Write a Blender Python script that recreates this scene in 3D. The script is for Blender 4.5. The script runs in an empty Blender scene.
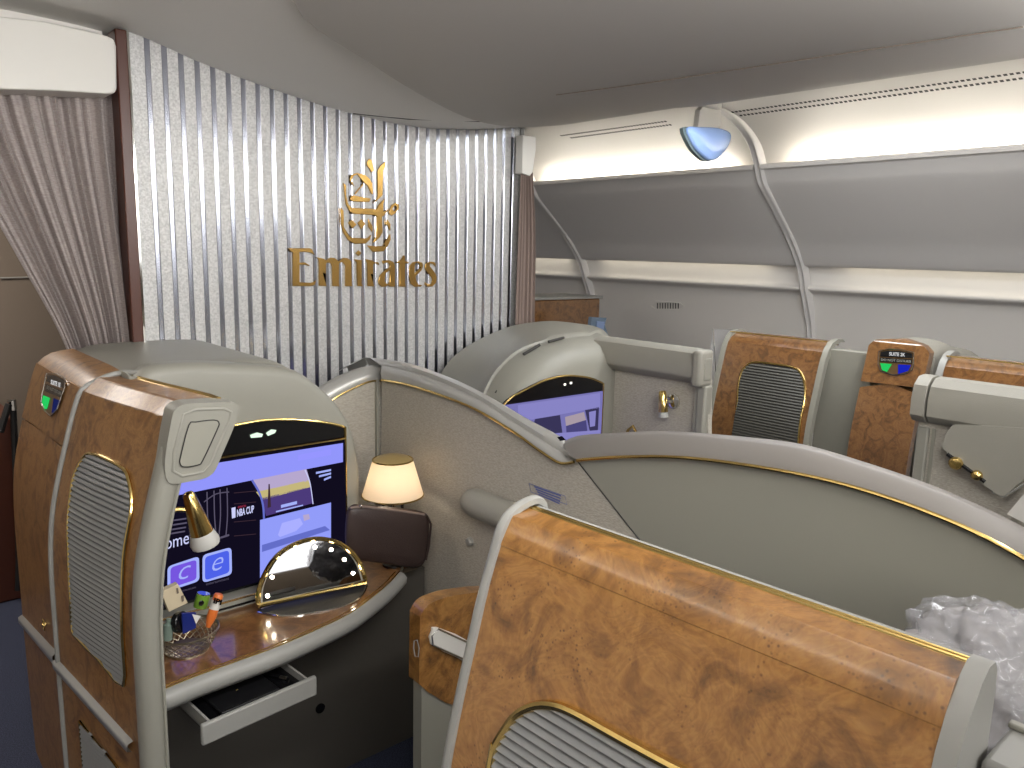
import bpy, bmesh, math, random
from mathutils import Vector, Matrix, noise
from mathutils.geometry import tessellate_polygon
random.seed(7)
SC = bpy.context.scene
COL = SC.collection

# ------------------------------------------------------------ camera
F_PX = 770.0; YAW = math.radians(41.3); PIT = math.radians(9.68); ROLL = math.radians(1.41); EYE = Vector((0, 0, 1.72))
FW = Vector((math.sin(YAW)*math.cos(PIT), math.cos(YAW)*math.cos(PIT), -math.sin(PIT)))
R0 = Vector((math.cos(YAW), -math.sin(YAW), 0)); U0 = R0.cross(FW)
RT = R0*math.cos(ROLL) + U0*math.sin(ROLL); UP = U0*math.cos(ROLL) - R0*math.sin(ROLL)
cam = bpy.data.cameras.new('camera'); co = bpy.data.objects.new('camera', cam); COL.objects.link(co)
cam.sensor_width = 36; cam.lens = 36*F_PX/1024; cam.clip_start = .02; cam.clip_end = 60
m3 = Matrix((RT, UP, -FW)).transposed()
co.matrix_world = Matrix.Translation(EYE) @ m3.to_4x4()
SC.camera = co
vs = SC.view_settings
vs.view_transform = 'Standard'; vs.look = 'None'; vs.gamma = 1; vs.exposure = .88; vs.use_curve_mapping = False

# ------------------------------------------------------------ measuring helpers (photo direction -> point on a real surface)
def ray(x, y): return FW + RT*((x-512)/F_PX) + UP*((384-y)/F_PX)
def on(ax, c, p):
    d = ray(*p); return EYE + d*((c-EYE[ax])/d[ax])
def onP(n, q, p):
    d = ray(*p); n = Vector(n); q = Vector(q); return EYE + d*(n.dot(q-EYE)/n.dot(d))
def lerp(a, b, t): return a+(b-a)*t
def interp(tab, x):
    if x <= tab[0][0]: return tab[0][1]
    for (x0, y0), (x1, y1) in zip(tab, tab[1:]):
        if x <= x1: return lerp(y0, y1, (x-x0)/(x1-x0))
    return tab[-1][1]
def resample(pl, n):
    pl = [Vector(p) for p in pl]; L = [0]
    for a, b in zip(pl, pl[1:]): L.append(L[-1]+(b-a).length)
    out = []; j = 0
    for k in range(n):
        s = L[-1]*k/(n-1)
        while j < len(pl)-2 and L[j+1] < s: j += 1
        d = L[j+1]-L[j]; out.append(pl[j].lerp(pl[j+1], (s-L[j])/d if d > 1e-9 else 0))
    return out
def smooth(pl, k=6, closed=False):
    pl = [Vector(p) for p in pl]; n = len(pl); out = []
    for i in range(n if closed else n-1):
        p0 = pl[(i-1) % n] if closed or i > 0 else pl[0]; p1 = pl[i]; p2 = pl[(i+1) % n]; p3 = pl[(i+2) % n] if closed or i+2 < n else pl[-1]
        for s in range(k):
            t = s/k
            out.append(.5*((2*p1)+(p2-p0)*t+(2*p0-5*p1+4*p2-p3)*t*t+(-p0+3*p1-3*p2+p3)*t**3))
    if not closed: out.append(pl[-1])
    return out

# ------------------------------------------------------------ mesh builder
class MB:
    def __init__(s): s.v = []; s.f = []; s.mi = []; s.cur = 0
    def add(s, vs_, fs):
        o = len(s.v); s.v += [tuple(v) for v in vs_]; s.f += [tuple(i+o for i in f) for f in fs]; s.mi += [s.cur]*len(fs); return s
    def box(s, x0, x1, y0, y1, z0, z1):
        return s.add([(x, y, z) for x in (x0, x1) for y in (y0, y1) for z in (z0, z1)],
                     [(0,1,3,2),(4,6,7,5),(0,4,5,1),(2,3,7,6),(0,2,6,4),(1,5,7,3)])
    def obox(s, o, ax, ay, az):
        o, ax, ay, az = map(Vector, (o, ax, ay, az))
        return s.add([o+ax*i+ay*j+az*k for i in (0,1) for j in (0,1) for k in (0,1)],
                     [(0,1,3,2),(4,6,7,5),(0,4,5,1),(2,3,7,6),(0,2,6,4),(1,5,7,3)])
    def grid(s, rows, closed_u=False, closed_v=False):
        nr = len(rows); nc = len(rows[0]); fs = []
        for i in range(nr if closed_v else nr-1):
            for j in range(nc if closed_u else nc-1):
                fs.append((i*nc+j, i*nc+(j+1) % nc, ((i+1) % nr)*nc+(j+1) % nc, ((i+1) % nr)*nc+j))
        return s.add([p for r in rows for p in r], fs)
    def shell(s, front, back):
        """two equal grids joined round their rims"""
        nr = len(front); nc = len(front[0]); n = nr*nc; fs = []
        for i in range(nr-1):
            for j in range(nc-1):
                a = (i*nc+j, i*nc+j+1, (i+1)*nc+j+1, (i+1)*nc+j); fs.append(a); fs.append(tuple(n+k for k in reversed(a)))
        rim = [j for j in range(nc)]+[i*nc+nc-1 for i in range(1, nr)]+[(nr-1)*nc+j for j in range(nc-2, -1, -1)]+[i*nc for i in range(nr-2, 0, -1)]
        for a, b in zip(rim, rim[1:]+rim[:1]): fs.append((b, a, n+a, n+b))
        return s.add([p for r in front for p in r]+[p for r in back for p in r], fs)
    def prism(s, poly, d, holes=()):
        loops = [[Vector(p) for p in poly]]+[[Vector(p) for p in h] for h in holes]
        d = Vector(d); flat = [p for l in loops for p in l]; n = len(flat)
        nv = Vector((0, 0, 0))
        l0 = loops[0]
        for a, b in zip(l0, l0[1:]+l0[:1]): nv += a.cross(b)
        nv.normalize(); e1 = (l0[1]-l0[0]); e1 -= nv*e1.dot(nv); e1.normalize(); e2 = nv.cross(e1)
        tri = tessellate_polygon([[Vector((p.dot(e1), p.dot(e2), 0)) for p in l] for l in loops])
        fs = [tuple(t) for t in tri]+[tuple(n+i for i in reversed(t)) for t in tri]
        k = 0
        for l in loops:
            m = len(l)
            for i in range(m): a = k+i; b = k+(i+1) % m; fs.append((a, b, n+b, n+a))
            k += m
        return s.add(flat+[p+d for p in flat], fs)
    def face(s, poly):
        P = [Vector(p) for p in poly]; tri = None
        nv = Vector((0, 0, 0))
        for a, b in zip(P, P[1:]+P[:1]): nv += a.cross(b)
        nv.normalize(); e1 = (P[1]-P[0]).normalized(); e2 = nv.cross(e1)
        tri = tessellate_polygon([[Vector((p.dot(e1), p.dot(e2), 0)) for p in P]])
        return s.add(P, [tuple(t) for t in tri])
    def tube(s, pl, r, n=8, closed=False, flat=None):
        pl = [Vector(p) for p in pl]
        pl = [p for i, p in enumerate(pl) if i == 0 or (p-pl[i-1]).length > 1e-6]
        m = len(pl); rows = []; prev = None
        for i, p in enumerate(pl):
            t = (pl[(i+1) % m]-pl[i-1]) if closed else (pl[min(i+1, m-1)]-pl[max(i-1, 0)])
            t.normalize()
            if prev is None:
                a = Vector((0, 0, 1)) if abs(t.z) < .9 else Vector((1, 0, 0)); prev = (a-t*a.dot(t)).normalized()
            else: prev = (prev-t*prev.dot(t)).normalized()
            b = t.cross(prev); rr = r[i] if isinstance(r, (list, tuple)) else r
            rows.append([p+(prev*math.cos(2*math.pi*k/n)+b*math.sin(2*math.pi*k/n))*rr for k in range(n)])
        s.grid(rows, closed_u=True, closed_v=closed)
        if not closed:
            o = len(s.v)-n*m; s.f.append(tuple(o+k for k in range(n))); s.f.append(tuple(o+(m-1)*n+k for k in reversed(range(n)))); s.mi += [s.cur]*2
        return s
    def lathe(s, prof, o=(0,0,0), axis=(0,0,1), n=24, cap=True):
        o = Vector(o); ax = Vector(axis).normalized(); a = ax.orthogonal().normalized(); b = ax.cross(a)
        rows = [[o+ax*h+(a*math.cos(2*math.pi*k/n)+b*math.sin(2*math.pi*k/n))*r for k in range(n)] for r, h in prof]
        s.grid(rows, closed_u=True)
        if cap:
            of = len(s.v)-n*len(prof); s.f.append(tuple(of+k for k in range(n))); s.f.append(tuple(of+(len(prof)-1)*n+k for k in reversed(range(n)))); s.mi += [s.cur]*2
        return s
    def ball(s, c, r, n=10, sc=(1,1,1)):
        rows = []
        for i in range(n+1):
            th = math.pi*(i+.001 if i == 0 else i-.001 if i == n else i)/n
            rows.append([Vector(c)+Vector((math.sin(th)*math.cos(2*math.pi*k/n/1)*sc[0], math.sin(th)*math.sin(2*math.pi*k/n)*sc[1], math.cos(th)*sc[2]))*r for k in range(n)])
        return s.grid(rows, closed_u=True)
    def build(s, name, mat, parent=None, ang=35, bev=0, seg=2, sub=0):
        me = bpy.data.meshes.new(name); me.from_pydata(s.v, [], s.f); me.validate(); 
        mats = mat if isinstance(mat, (list, tuple)) else [mat]
        for m in mats: me.materials.append(m)
        if len(mats) > 1 and len(me.polygons) == len(s.mi):
            for p, i in zip(me.polygons, s.mi): p.material_index = i
        bm = bmesh.new(); bm.from_mesh(me); bmesh.ops.remove_doubles(bm, verts=bm.verts, dist=1e-5)
        bmesh.ops.recalc_face_normals(bm, faces=bm.faces); bm.to_mesh(me); bm.free()
        me.shade_smooth(); me.set_sharp_from_angle(angle=math.radians(ang))
        o = bpy.data.objects.new(name, me); COL.objects.link(o)
        if bev:
            md = o.modifiers.new('bevel', 'BEVEL'); md.width = bev; md.segments = seg; md.limit_method = 'ANGLE'; md.angle_limit = math.radians(40); md.harden_normals = False
        if sub:
            md = o.modifiers.new('sub', 'SUBSURF'); md.levels = sub; md.render_levels = sub
        if parent is not None: setp(o, parent)
        return o
def setp(o, parent):
    o.parent = parent
    if parent.type == 'EMPTY': o.matrix_parent_inverse = Matrix.Translation(-Vector(parent.location))
def thing(name, label, cat, loc=(0,0,0), group=None):
    o = bpy.data.objects.new(name, None); COL.objects.link(o); o.location = loc; o.empty_display_size = .1
    return tag(o, label, cat, group)
def tag(o, label=None, cat=None, group=None, kind=None):
    if label: o['label'] = label
    if cat: o['category'] = cat
    if group: o['group'] = group
    if kind: o['kind'] = kind
    return o
def struct(o): o['kind'] = 'structure'; return o

# ------------------------------------------------------------ materials
def lin(c): return tuple(((x/255)/12.92 if x/255 <= .04045 else ((x/255+.055)/1.055)**2.4) for x in c)+(1,)
def mat(name, col, rough=.5, metal=0, **k):
    m = bpy.data.materials.new(name); m.use_nodes = True; b = m.node_tree.nodes['Principled BSDF']
    b.inputs['Base Color'].default_value = lin(col); b.inputs['Roughness'].default_value = rough; b.inputs['Metallic'].default_value = metal
    for kk, v in k.items(): b.inputs[kk].default_value = v
    return m
def nd(m, t, **k):
    n = m.node_tree.nodes.new(t)
    for a, v in k.items():
        if a in n.inputs.keys(): n.inputs[a].default_value = v
        else: setattr(n, a, v)
    return n
def lk(m, a, b): m.node_tree.links.new(a, b)
def coords(m, scale=(1,1,1)):
    t = nd(m, 'ShaderNodeTexCoord'); mp = nd(m, 'ShaderNodeMapping'); mp.inputs['Scale'].default_value = scale
    lk(m, t.outputs['Object'], mp.inputs['Vector']); return mp.outputs['Vector']
def bump(m, h, dist, strength=1):
    b = nd(m, 'ShaderNodeBump'); b.inputs['Distance'].default_value = dist; b.inputs['Strength'].default_value = strength
    lk(m, h, b.inputs['Height']); lk(m, b.outputs['Normal'], m.node_tree.nodes['Principled BSDF'].inputs['Normal'])
def ramp(m, fac, stops):
    r = nd(m, 'ShaderNodeValToRGB'); e = r.color_ramp.elements
    e[0].position = stops[0][0]; e[0].color = lin(stops[0][1]); e[1].position = stops[-1][0]; e[1].color = lin(stops[-1][1])
    for p, c in stops[1:-1]: x = e.new(p); x.color = lin(c)
    lk(m, fac, r.inputs['Fac']); return r.outputs['Color']
def noise_n(m, vec, scale, detail=4, dist=0, rough=.55):
    n = nd(m, 'ShaderNodeTexNoise'); n.inputs['Scale'].default_value = scale; n.inputs['Detail'].default_value = detail
    n.inputs['Distortion'].default_value = dist; n.inputs['Roughness'].default_value = rough; lk(m, vec, n.inputs['Vector']); return n
def burl(name, light, mid, dark, scale=1.0):
    m = mat(name, mid, .28, **{'Coat Weight': 1.0, 'Coat Roughness': .12, 'Coat IOR': 1.7, 'Specular IOR Level': .4})
    v = coords(m, (scale, scale, scale))
    n1 = noise_n(m, v, 5.5, 7, 1.6, .6)
    c1 = ramp(m, n1.outputs['Fac'], [(.3, dark), (.46, mid), (.56, light), (.7, mid)])
    # swirling figure
    n2 = noise_n(m, v, 3.2, 3, 4.5, .5)
    w = nd(m, 'ShaderNodeMath', operation='PINGPONG'); mu = nd(m, 'ShaderNodeMath', operation='MULTIPLY'); mu.inputs[1].default_value = 7
    lk(m, n2.outputs['Fac'], mu.inputs[0]); lk(m, mu.outputs[0], w.inputs[0]); w.inputs[1].default_value = .5
    mx = nd(m, 'ShaderNodeMix', data_type='RGBA', blend_type='MULTIPLY'); mx.inputs[0].default_value = .35
    c2 = ramp(m, w.outputs[0], [(0, (190, 165, 140)), (.5, (255, 255, 255))])
    lk(m, c1, mx.inputs[6]); lk(m, c2, mx.inputs[7])
    # knots
    vo = nd(m, 'ShaderNodeTexVoronoi'); vo.inputs['Scale'].default_value = 75; lk(m, v, vo.inputs['Vector'])
    k = ramp(m, vo.outputs['Distance'], [(.10, (95, 60, 35)), (.32, (255, 255, 255))])
    n3 = noise_n(m, v, 9, 2, .5)
    g = nd(m, 'ShaderNodeMapRange'); g.inputs[1].default_value = .48; g.inputs[2].default_value = .64; g.inputs[4].default_value = .65; lk(m, n3.outputs['Fac'], g.inputs[0])
    mx2 = nd(m, 'ShaderNodeMix', data_type='RGBA', blend_type='MULTIPLY'); lk(m, g.outputs[0], mx2.inputs[0]); lk(m, mx.outputs[2], mx2.inputs[6]); lk(m, k, mx2.inputs[7])
    lk(m, mx2.outputs[2], m.node_tree.nodes['Principled BSDF'].inputs['Base Color'])
    return m
def grain(m, scale, dist, vec=(1,1,1), amt=None):
    v = coords(m, vec); n = noise_n(m, v, scale, 3); bump(m, n.outputs['Fac'], dist); 
    if amt:
        c = m.node_tree.nodes['Principled BSDF'].inputs['Base Color'].default_value[:]
        mx = nd(m, 'ShaderNodeMix', data_type='RGBA', blend_type='MULTIPLY'); mx.inputs[0].default_value = 1; mx.inputs[6].default_value = c
        r = ramp(m, n.outputs['Fac'], [(.35, amt), (.65, (255, 255, 255))]); lk(m, r, mx.inputs[7]); lk(m, mx.outputs[2], m.node_tree.nodes['Principled BSDF'].inputs['Base Color'])
    return m
def emit(name, col, s=1.0):
    if s < 3: s *= .545
    m = bpy.data.materials.new(name); m.use_nodes = True; nt = m.node_tree; nt.nodes.remove(nt.nodes['Principled BSDF'])
    e = nt.nodes.new('ShaderNodeEmission'); e.inputs[0].default_value = lin(col); e.inputs[1].default_value = s
    nt.links.new(e.outputs[0], nt.nodes['Material Output'].inputs[0]); return m

M = {}
M['wood'] = burl('burl wood', (162, 115, 58), (140, 96, 44), (96, 62, 26), 2.0)
M['wood2'] = burl('burl wood aged', (150, 110, 62), (134, 94, 50), (104, 70, 36), 2.6)
M['wood3'] = burl('burl wood honey', (136, 96, 54), (118, 80, 42), (88, 58, 30), 3.6)
M['wood2'].node_tree.nodes['Principled BSDF'].inputs['Coat Weight'].default_value = .12
M['wood2'].node_tree.nodes['Principled BSDF'].inputs['Roughness'].default_value = .42
M['mahog'] = mat('mahogany', (78, 40, 26), .35)
M['hull'] = grain(mat('grey shell plastic', (140, 138, 128), .45), 700, .0004)
M['lgrey'] = mat('smooth light grey', (146, 145, 140), .4)
M['leath'] = grain(mat('padded leather', (146, 143, 133), .5), 400, .0006)
M['weave'] = grain(mat('woven wall fabric', (178, 172, 160), .75), 90, .0022, (1, 1, 3.5), (228, 228, 228))
M['panel'] = mat('satin grey panel', (142, 140, 129), .42)
M['rail'] = mat('silver grey rail', (172, 170, 165), .3, .35)
M['rail2'] = mat('grey leather rail', (124, 119, 114), .45)
M['gold'] = mat('polished gold', (222, 192, 122), .16, 1)
M['goldsign'] = mat('brushed gold sign', (196, 158, 92), .24, 1)
M['chrome'] = mat('chrome', (220, 218, 212), .08, 1)
M['black'] = mat('black plastic', (12, 12, 14), .25)
M['dark'] = mat('dark void', (30, 28, 27), .6)
M['slat'] = mat('grey louvre slat', (122, 122, 121), .4)
M['slatd'] = mat('dark louvre backing', (48, 46, 42), .6)
M['wall'] = grain(mat('cabin wall cream', (226, 222, 216), .55), 300, .0002)
M['bin'] = mat('cabin bin panel', (216, 213, 210), .5)
M['ceil'] = grain(mat('ceiling panel', (228, 226, 222), .6), 300, .0002)
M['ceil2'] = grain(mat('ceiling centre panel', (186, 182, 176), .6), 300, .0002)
M['white'] = mat('white plastic', (215, 212, 205), .4)
M['carpet'] = grain(mat('blue grey carpet', (66, 72, 96), .95), 260, .004, (1,1,1), (120, 120, 130))
M['bag'] = grain(mat('brown leather bag', (54, 41, 38), .45), 260, .0012)
M['mirror'] = mat('mirror glass', (150, 150, 152), .02, 1)
M['brown'] = mat('galley brown panel', (112, 100, 88), .6)
M['bulkfab'] = grain(mat('silver textured panel', (200, 199, 197), .42, .25), 170, .0012, (1,1,1), (214, 214, 214))
M['strip'] = mat('polished metal strip', (178, 181, 192), .2, 1)
M['vent'] = mat('vent slot', (40, 38, 36), .7)

# =====================================================================================
#  SETTING
# =====================================================================================
# bulkhead top profile, as a height over X; the ceiling follows it
PROF = [(-1.2, 2.40), (.0, 2.42), (.5, 2.42), (.79, 2.404), (1.026, 2.346), (1.278, 2.298), (1.565, 2.258), (1.844, 2.239), (2.104, 2.25), (2.514, 2.307), (2.75, 2.37), (2.95, 2.41), (3.2, 2.45)]
_pp = smooth([(x, z, 0) for x, z in PROF], 5)
PROFS = [(p.x, p.y) for p in _pp]
def ztop(x): return interp(PROFS, x)
YB = 2.85
# bulkhead with polished vertical strips
mb = MB(); X0, X1 = .79, 2.514; pitch = .0539; sw = .0185; x = X0; first = .8535-sw/2
xs = []
k = first
segs = [(X0, first, 0)]
while k+sw < X1:
    segs.append((k, k+sw, 1)); segs.append((k+sw, min(k+pitch, X1), 0)); k += pitch
for a, b, st in segs:
    mb.cur = st
    nn = 6 if st else 1
    cols = []
    for i in range(nn+1):
        xx = lerp(a, b, i/nn); t = i/nn*2-1
        yy = YB + (.0016 if st and 0 < i < nn else 0)
        cols.append([(xx, yy, 0), (xx, yy, 1.0), (xx, yy, ztop(xx)-.001)])
    mb.grid(cols)
    if not st:
        mb.grid([[(a, YB, 0), (a, YB, ztop(a))], [(a, YB+.03, 0), (a, YB+.03, ztop(a))]])
        mb.grid([[(b, YB, 0), (b, YB, ztop(b))], [(b, YB+.03, 0), (b, YB+.03, ztop(b))]])
mb.cur = 0; mb.box(X0, X1, YB+.02, YB+.06, 0, 2.235)
wf = struct(mb.build('wall_front', [M['bulkfab'], M['strip']], ang=6))
struct(MB().box(.752, .788, YB-.02, YB+.07, 0, 2.40).build('trim_1', M['mahog'], bev=.004))
struct(MB().box(.786, .796, YB-.012, YB, 0, 2.398).build('trim_2', M['chrome']))
struct(MB().box(X1, X1+.02, YB-.01, YB+.06, 0, 2.30).build('trim_3', M['lgrey']))

# ceiling: one outer sheet following the bulkhead, one lower centre panel with a curved edge
YF = 5.4; YR = -4.2
xs = [p[0] for p in PROFS]
rows = [[Vector((x, y, ztop(x))) for x in xs] for y in (YR, -2, 0, 2, 2.849, 4, YF)]
back = [[p+Vector((0, 0, .04)) for p in r] for r in rows]
struct(MB().shell(rows, back).build('ceiling', M['ceil']))
EDGE = [(.70, .2), (.82, 1.4), (.955, 1.98), (1.29, 2.16), (1.6, 2.30), (1.91, 2.44), (2.15, 2.53), (2.36, 2.58), (2.6, 2.56), (2.86, 2.44), (3.18, 2.30)]
ed = [(p.x, p.y) for p in smooth([(a, b, 0) for a, b in EDGE], 5)]
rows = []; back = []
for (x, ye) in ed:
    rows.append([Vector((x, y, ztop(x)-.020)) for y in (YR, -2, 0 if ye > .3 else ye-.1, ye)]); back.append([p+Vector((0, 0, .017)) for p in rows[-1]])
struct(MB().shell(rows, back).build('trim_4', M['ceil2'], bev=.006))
# panel seam across the ceiling beside the bulkhead
sm = [(1.62, 2.845), (1.80, 2.72), (2.05, 2.56)]
struct(MB().tube([Vector((x, y, ztop(x)-.001)) for x, y in sm], .0025, 5).build('trim_5', M['dark']))
def hitC(p):
    t = .5; d = ray(*p)
    while t < 6:
        q = EYE+d*t
        if q.z > ztop(q.x)-.0215: return q
        t += .003
    return EYE+d*t
sm2 = [hitC(p) for p in ((556, 95), (640, 84), (740, 69), (860, 51), (1023, 27))]
struct(MB().tube(sm2, .0016, 5).build('trim_6', M['brown']))

# floor
fl = struct(MB().box(-1.6, 5.0, YR, YF, -.05, 0).build('floor', M['carpet']))

# right side wall, in profile (X, z)
WASH = [(3.19, 2.462), (3.35, 2.475), (3.5, 2.462), (3.65, 2.425), (3.78, 2.365), (3.88, 2.29), (3.96, 2.19), (4.02, 2.08)]
BIN = [(3.842, 2.212), (3.848, 2.226), (3.864, 2.222), (3.90, 2.17), (3.94, 2.12), (4.09, 1.995), (4.28, 1.833), (4.37, 1.73), (4.405, 1.695), (4.44, 1.697)]
LOW = [(4.47, 1.72), (4.50, 1.66), (4.50, 1.58), (4.47, 1.555), (4.475, 1.535), (4.53, 1.50), (4.575, 1.38), (4.62, 1.2), (4.68, .9), (4.70, .4), (4.70, 0)]
def extr(name, prof, y0, y1, m, th=(.03, 0), n=2, sm_=True):
    pr = [(p.x, p.y) for p in smooth([(a, b, 0) for a, b in prof], 4)] if sm_ else prof
    r = [[Vector((x, lerp(y0, y1, i/n), z)) for x, z in pr] for i in range(n+1)]
    return MB().shell(r, [[p+Vector((th[0], 0, th[1])) for p in q] for q in r]).build(name, m)
struct(extr('wall_right', LOW, YR, YF, M['wall']))
extr('wash_panel', WASH, YR, YF, M['wall']).name = 'ceiling_cove'
struct(bpy.data.objects['ceiling_cove']); bpy.data.objects['ceiling_cove'].name = 'trim_7'
RIBS = [4.25, 2.4, .55, -1.3, -3.15]
ti = 8
for i, (ya, yb) in enumerate([(5.4, 4.25), (4.25, 2.4), (2.4, .55), (.55, -1.3), (-1.3, -3.15), (-3.15, YR)]):
    extr('trim_%d' % ti, BIN, yb+.024, ya-.024, M['bin'], (.0, -.012), sm_=True)
    struct(bpy.data.objects['trim_%d' % ti]); ti += 1
RIBP = [(3.42, 2.462), (3.60, 2.422), (3.76, 2.336), (3.84, 2.233), (3.905, 2.122), (4.06, 1.995), (4.25, 1.833), (4.395, 1.671), (4.46, 1.538), (4.54, 1.38), (4.59, 1.25), (4.65, .9), (4.67, 0)]
rp = [(p.x, p.y) for p in smooth([(a, b, 0) for a, b in RIBP], 5)]
for yy in RIBS:
    m_ = MB()
    rows = [[Vector((x+dx, yy+dy, z)) for x, z in rp] for dx, dy in ((.05, -.030), (.008, -.026), (-.004, -.016), (.003, -.004), (.003, .004), (-.004, .016), (.008, .026), (.05, .030))]
    m_.grid(rows); m_.grid([[p for p in rows[0]], [p for p in rows[-1]]])
    struct(m_.build('trim_%d' % ti, M['bin'], ang=60)); ti += 1
# cove strip lamps behind the lip, one per bin, and the small lamp under each bin
LW = emit('cove lamp', (255, 249, 236), 17)
LW2 = emit('ledge lamp', (255, 246, 226), 3.2)
for (ya, yb) in [(5.3, 4.4), (4.12, 2.62), (2.2, .68), (.42, -1.15), (-1.45, -3.0)]:
    o = MB().box(3.900, 3.925, yb, ya, 2.188, 2.200).build('cove_light', LW)
    tag(o, 'strip lamp hidden in the cove above the right-hand side panels', 'light', 'cove strip lamps along the right wall')
    MB().box(4.445, 4.46, yb+.03, ya-.03, 1.700, 1.708).build('lamp_strip', LW2, o)
# double vent rows in the cove, in the wash panel
def washpt(t):  # t in X
    return interp([(p.x, p.y) for p in smooth([(a, b, 0) for a, b in WASH], 5)], t)
for (ya, yb, lab) in [(3.62, 2.80, 'pair of slotted vent rows in the cove left of the blue ceiling fixture'), (2.40, .1, 'pair of slotted vent rows in the cove right of the blue ceiling fixture')]:
    vt = thing('cove_vent', lab, 'vent', (3.48, (ya+yb)/2, washpt(3.48)))
    for jj, xx in enumerate((3.53, 3.58)):
        m_ = MB(); y = ya-(.04 if jj else 0)
        while y > yb:
            z = washpt(xx); z2 = washpt(xx+.016)
            m_.obox((xx, y, z-.0012), (.016, 0, z2-z), (0, -.013, 0), (0, 0, .004)); y -= .022
        m_.build('vent_row', M['vent'], vt)
# small side wall vent
v0 = on(0, 4.545, (668, 305)); gv = thing('wall_vent', 'small oblong louvred vent low on the pale side wall', 'vent', v0)
def wallx(z): return interp([(b, a) for a, b in reversed(LOW)], z)
m_ = MB()
def onwall(p, off=0):
    lo, hi = 2.0, 9.0; d = ray(*p)
    f = lambda t: (EYE+d*t).x-(wallx((EYE+d*t).z)-off)
    for _ in range(50):
        mid = (lo+hi)/2
        if f(mid) > 0: hi = mid
        else: lo = mid
    return EYE+d*lo
pts = [onwall(p, .004) for p in ((651, 306), (656, 301), (680, 303), (684, 306), (680, 310), (656, 309))]
m_.tube(pts, .003, 6, closed=True).build('frame', M['wall'], gv)
m_ = MB()
for i in range(9):
    a = onwall((657.5+i*2.6, 303), .003); b = onwall((657.5+i*2.6, 308.5), .003); m_.tube([a, b], .0035, 5)
m_.build('slot', M['vent'], gv)
# bin latch outline
lt = MB().tube([EYE+ray(*p)*((onwall(p).x and 1)*((interp([(0,0),(1,1)],1))*0+4.42)/1) for p in ((682, 240), (687, 250))], .003, 5) if False else None

# left side of the cabin (mirror image of the right wall), rear partition and far partition
def mir(prof): return [(3.16-a, b) for a, b in prof]
struct(extr('wall_left', mir(LOW), YR, 5.4, M['wall'], (-.03, 0)))
struct(extr('trim_%d' % ti, mir(WASH), YR, 5.4, M['wall'], (-.03, 0))); ti += 1
struct(extr('trim_%d' % ti, mir(BIN), YR, 5.35, M['bin'], (0, -.012))); ti += 1
struct(MB().box(-1.6, -.02, YR, YF, 2.47, 2.5).build('trim_%d' % ti, M['ceil'])); ti += 1
for (ya, yb) in [(2.2, .6), (.4, -1.2), (-1.4, -3.0)]:
    tag(MB().box(-.765, -.740, yb, ya, 2.188, 2.200).build('cove_light', LW), 'strip lamp hidden in the cove above the left-hand side panels', 'light', 'cove strip lamps along the left wall')
struct(MB().box(-1.6, 5.0, YR-.05, YR, 0, 2.5).build('wall_back', M['brown']))
struct(MB().box(-1.6, 5.0, YF, YF+.05, 0, 2.5).build('wall_far', mat('far partition', (150, 150, 155), .6)))
# wall washer across the rear partition
tag(MB().box(.2, 3.0, YR+.35, YR+.40, 2.08, 2.20).build('wall_light', emit('washer lamp', (255, 246, 226), 5)), 'long strip lamp across the rear partition behind the camera', 'light')

# ceiling trough lamp facing the bulkhead, then added fill lights
def area(name, loc, size, sy, e, col, tgt):
    l = bpy.data.lights.new(name, 'AREA'); l.shape = 'RECTANGLE'; l.size = size; l.size_y = sy; l.energy = e; l.color = col
    o = bpy.data.objects.new(name, l); COL.objects.link(o); o.location = loc
    o.rotation_euler = (Vector(tgt)-Vector(loc)).to_track_quat('-Z', 'Y').to_euler(); return o
area('ceiling_lamp_and_fill', (1.2, .25, 2.21), 2.8, .19, 25, (1, .99, .98), (1.2, 2.85, 1.75))
area('ceiling_lamp_and_fill', (1.5, -2.2, 2.2), 2.4, 1.4, 20, (.98, .99, 1), (1.6, 1.0, .9))  # added fill standing in for the lit cabin behind the viewer
area('aisle_fill', (-.1, -1.5, 2.36), .5, 1.6, 26, (1, .98, .95), (.2, 1.2, .6))  # unseen fill added to brighten the left wood column
area('galley_fill', (.1, 4.0, 2.3), .6, .6, 16, (1, .93, .85), (.1, 4.0, 0))  # added to lift the dark galley wall beyond the curtain
area('aisle_fill', (2.9, 1.4, 2.36), .25, 1.6, 13, (.96, .98, 1), (2.9, 1.4, 0))  # overhead fill added for ambient light along the far aisle
w = bpy.data.worlds.new('world'); SC.world = w; w.use_nodes = True
w.node_tree.nodes['Background'].inputs[0].default_value = (.75, .78, .85, 1); w.node_tree.nodes['Background'].inputs[1].default_value = .25

# left aisle beyond the curtain: galley wall, lintel
struct(MB().box(-1.6, .745, 2.95, 3.0, 2.24, 2.42).build('wall_lintel', M['wall']).__class__ and bpy.data.objects['wall_lintel'])
struct(MB().box(-.6, 1.4, 4.9, 4.95, 0, 2.4).build('wall_galley', M['brown']))
for a, b in (((0, 278), (40, 277)),):
    p, q = on(1, 4.89, a), on(1, 4.89, b); struct(MB().tube([p, q], .004, 5).build('trim_%d' % ti, M['lgrey'])); ti += 1

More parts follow.
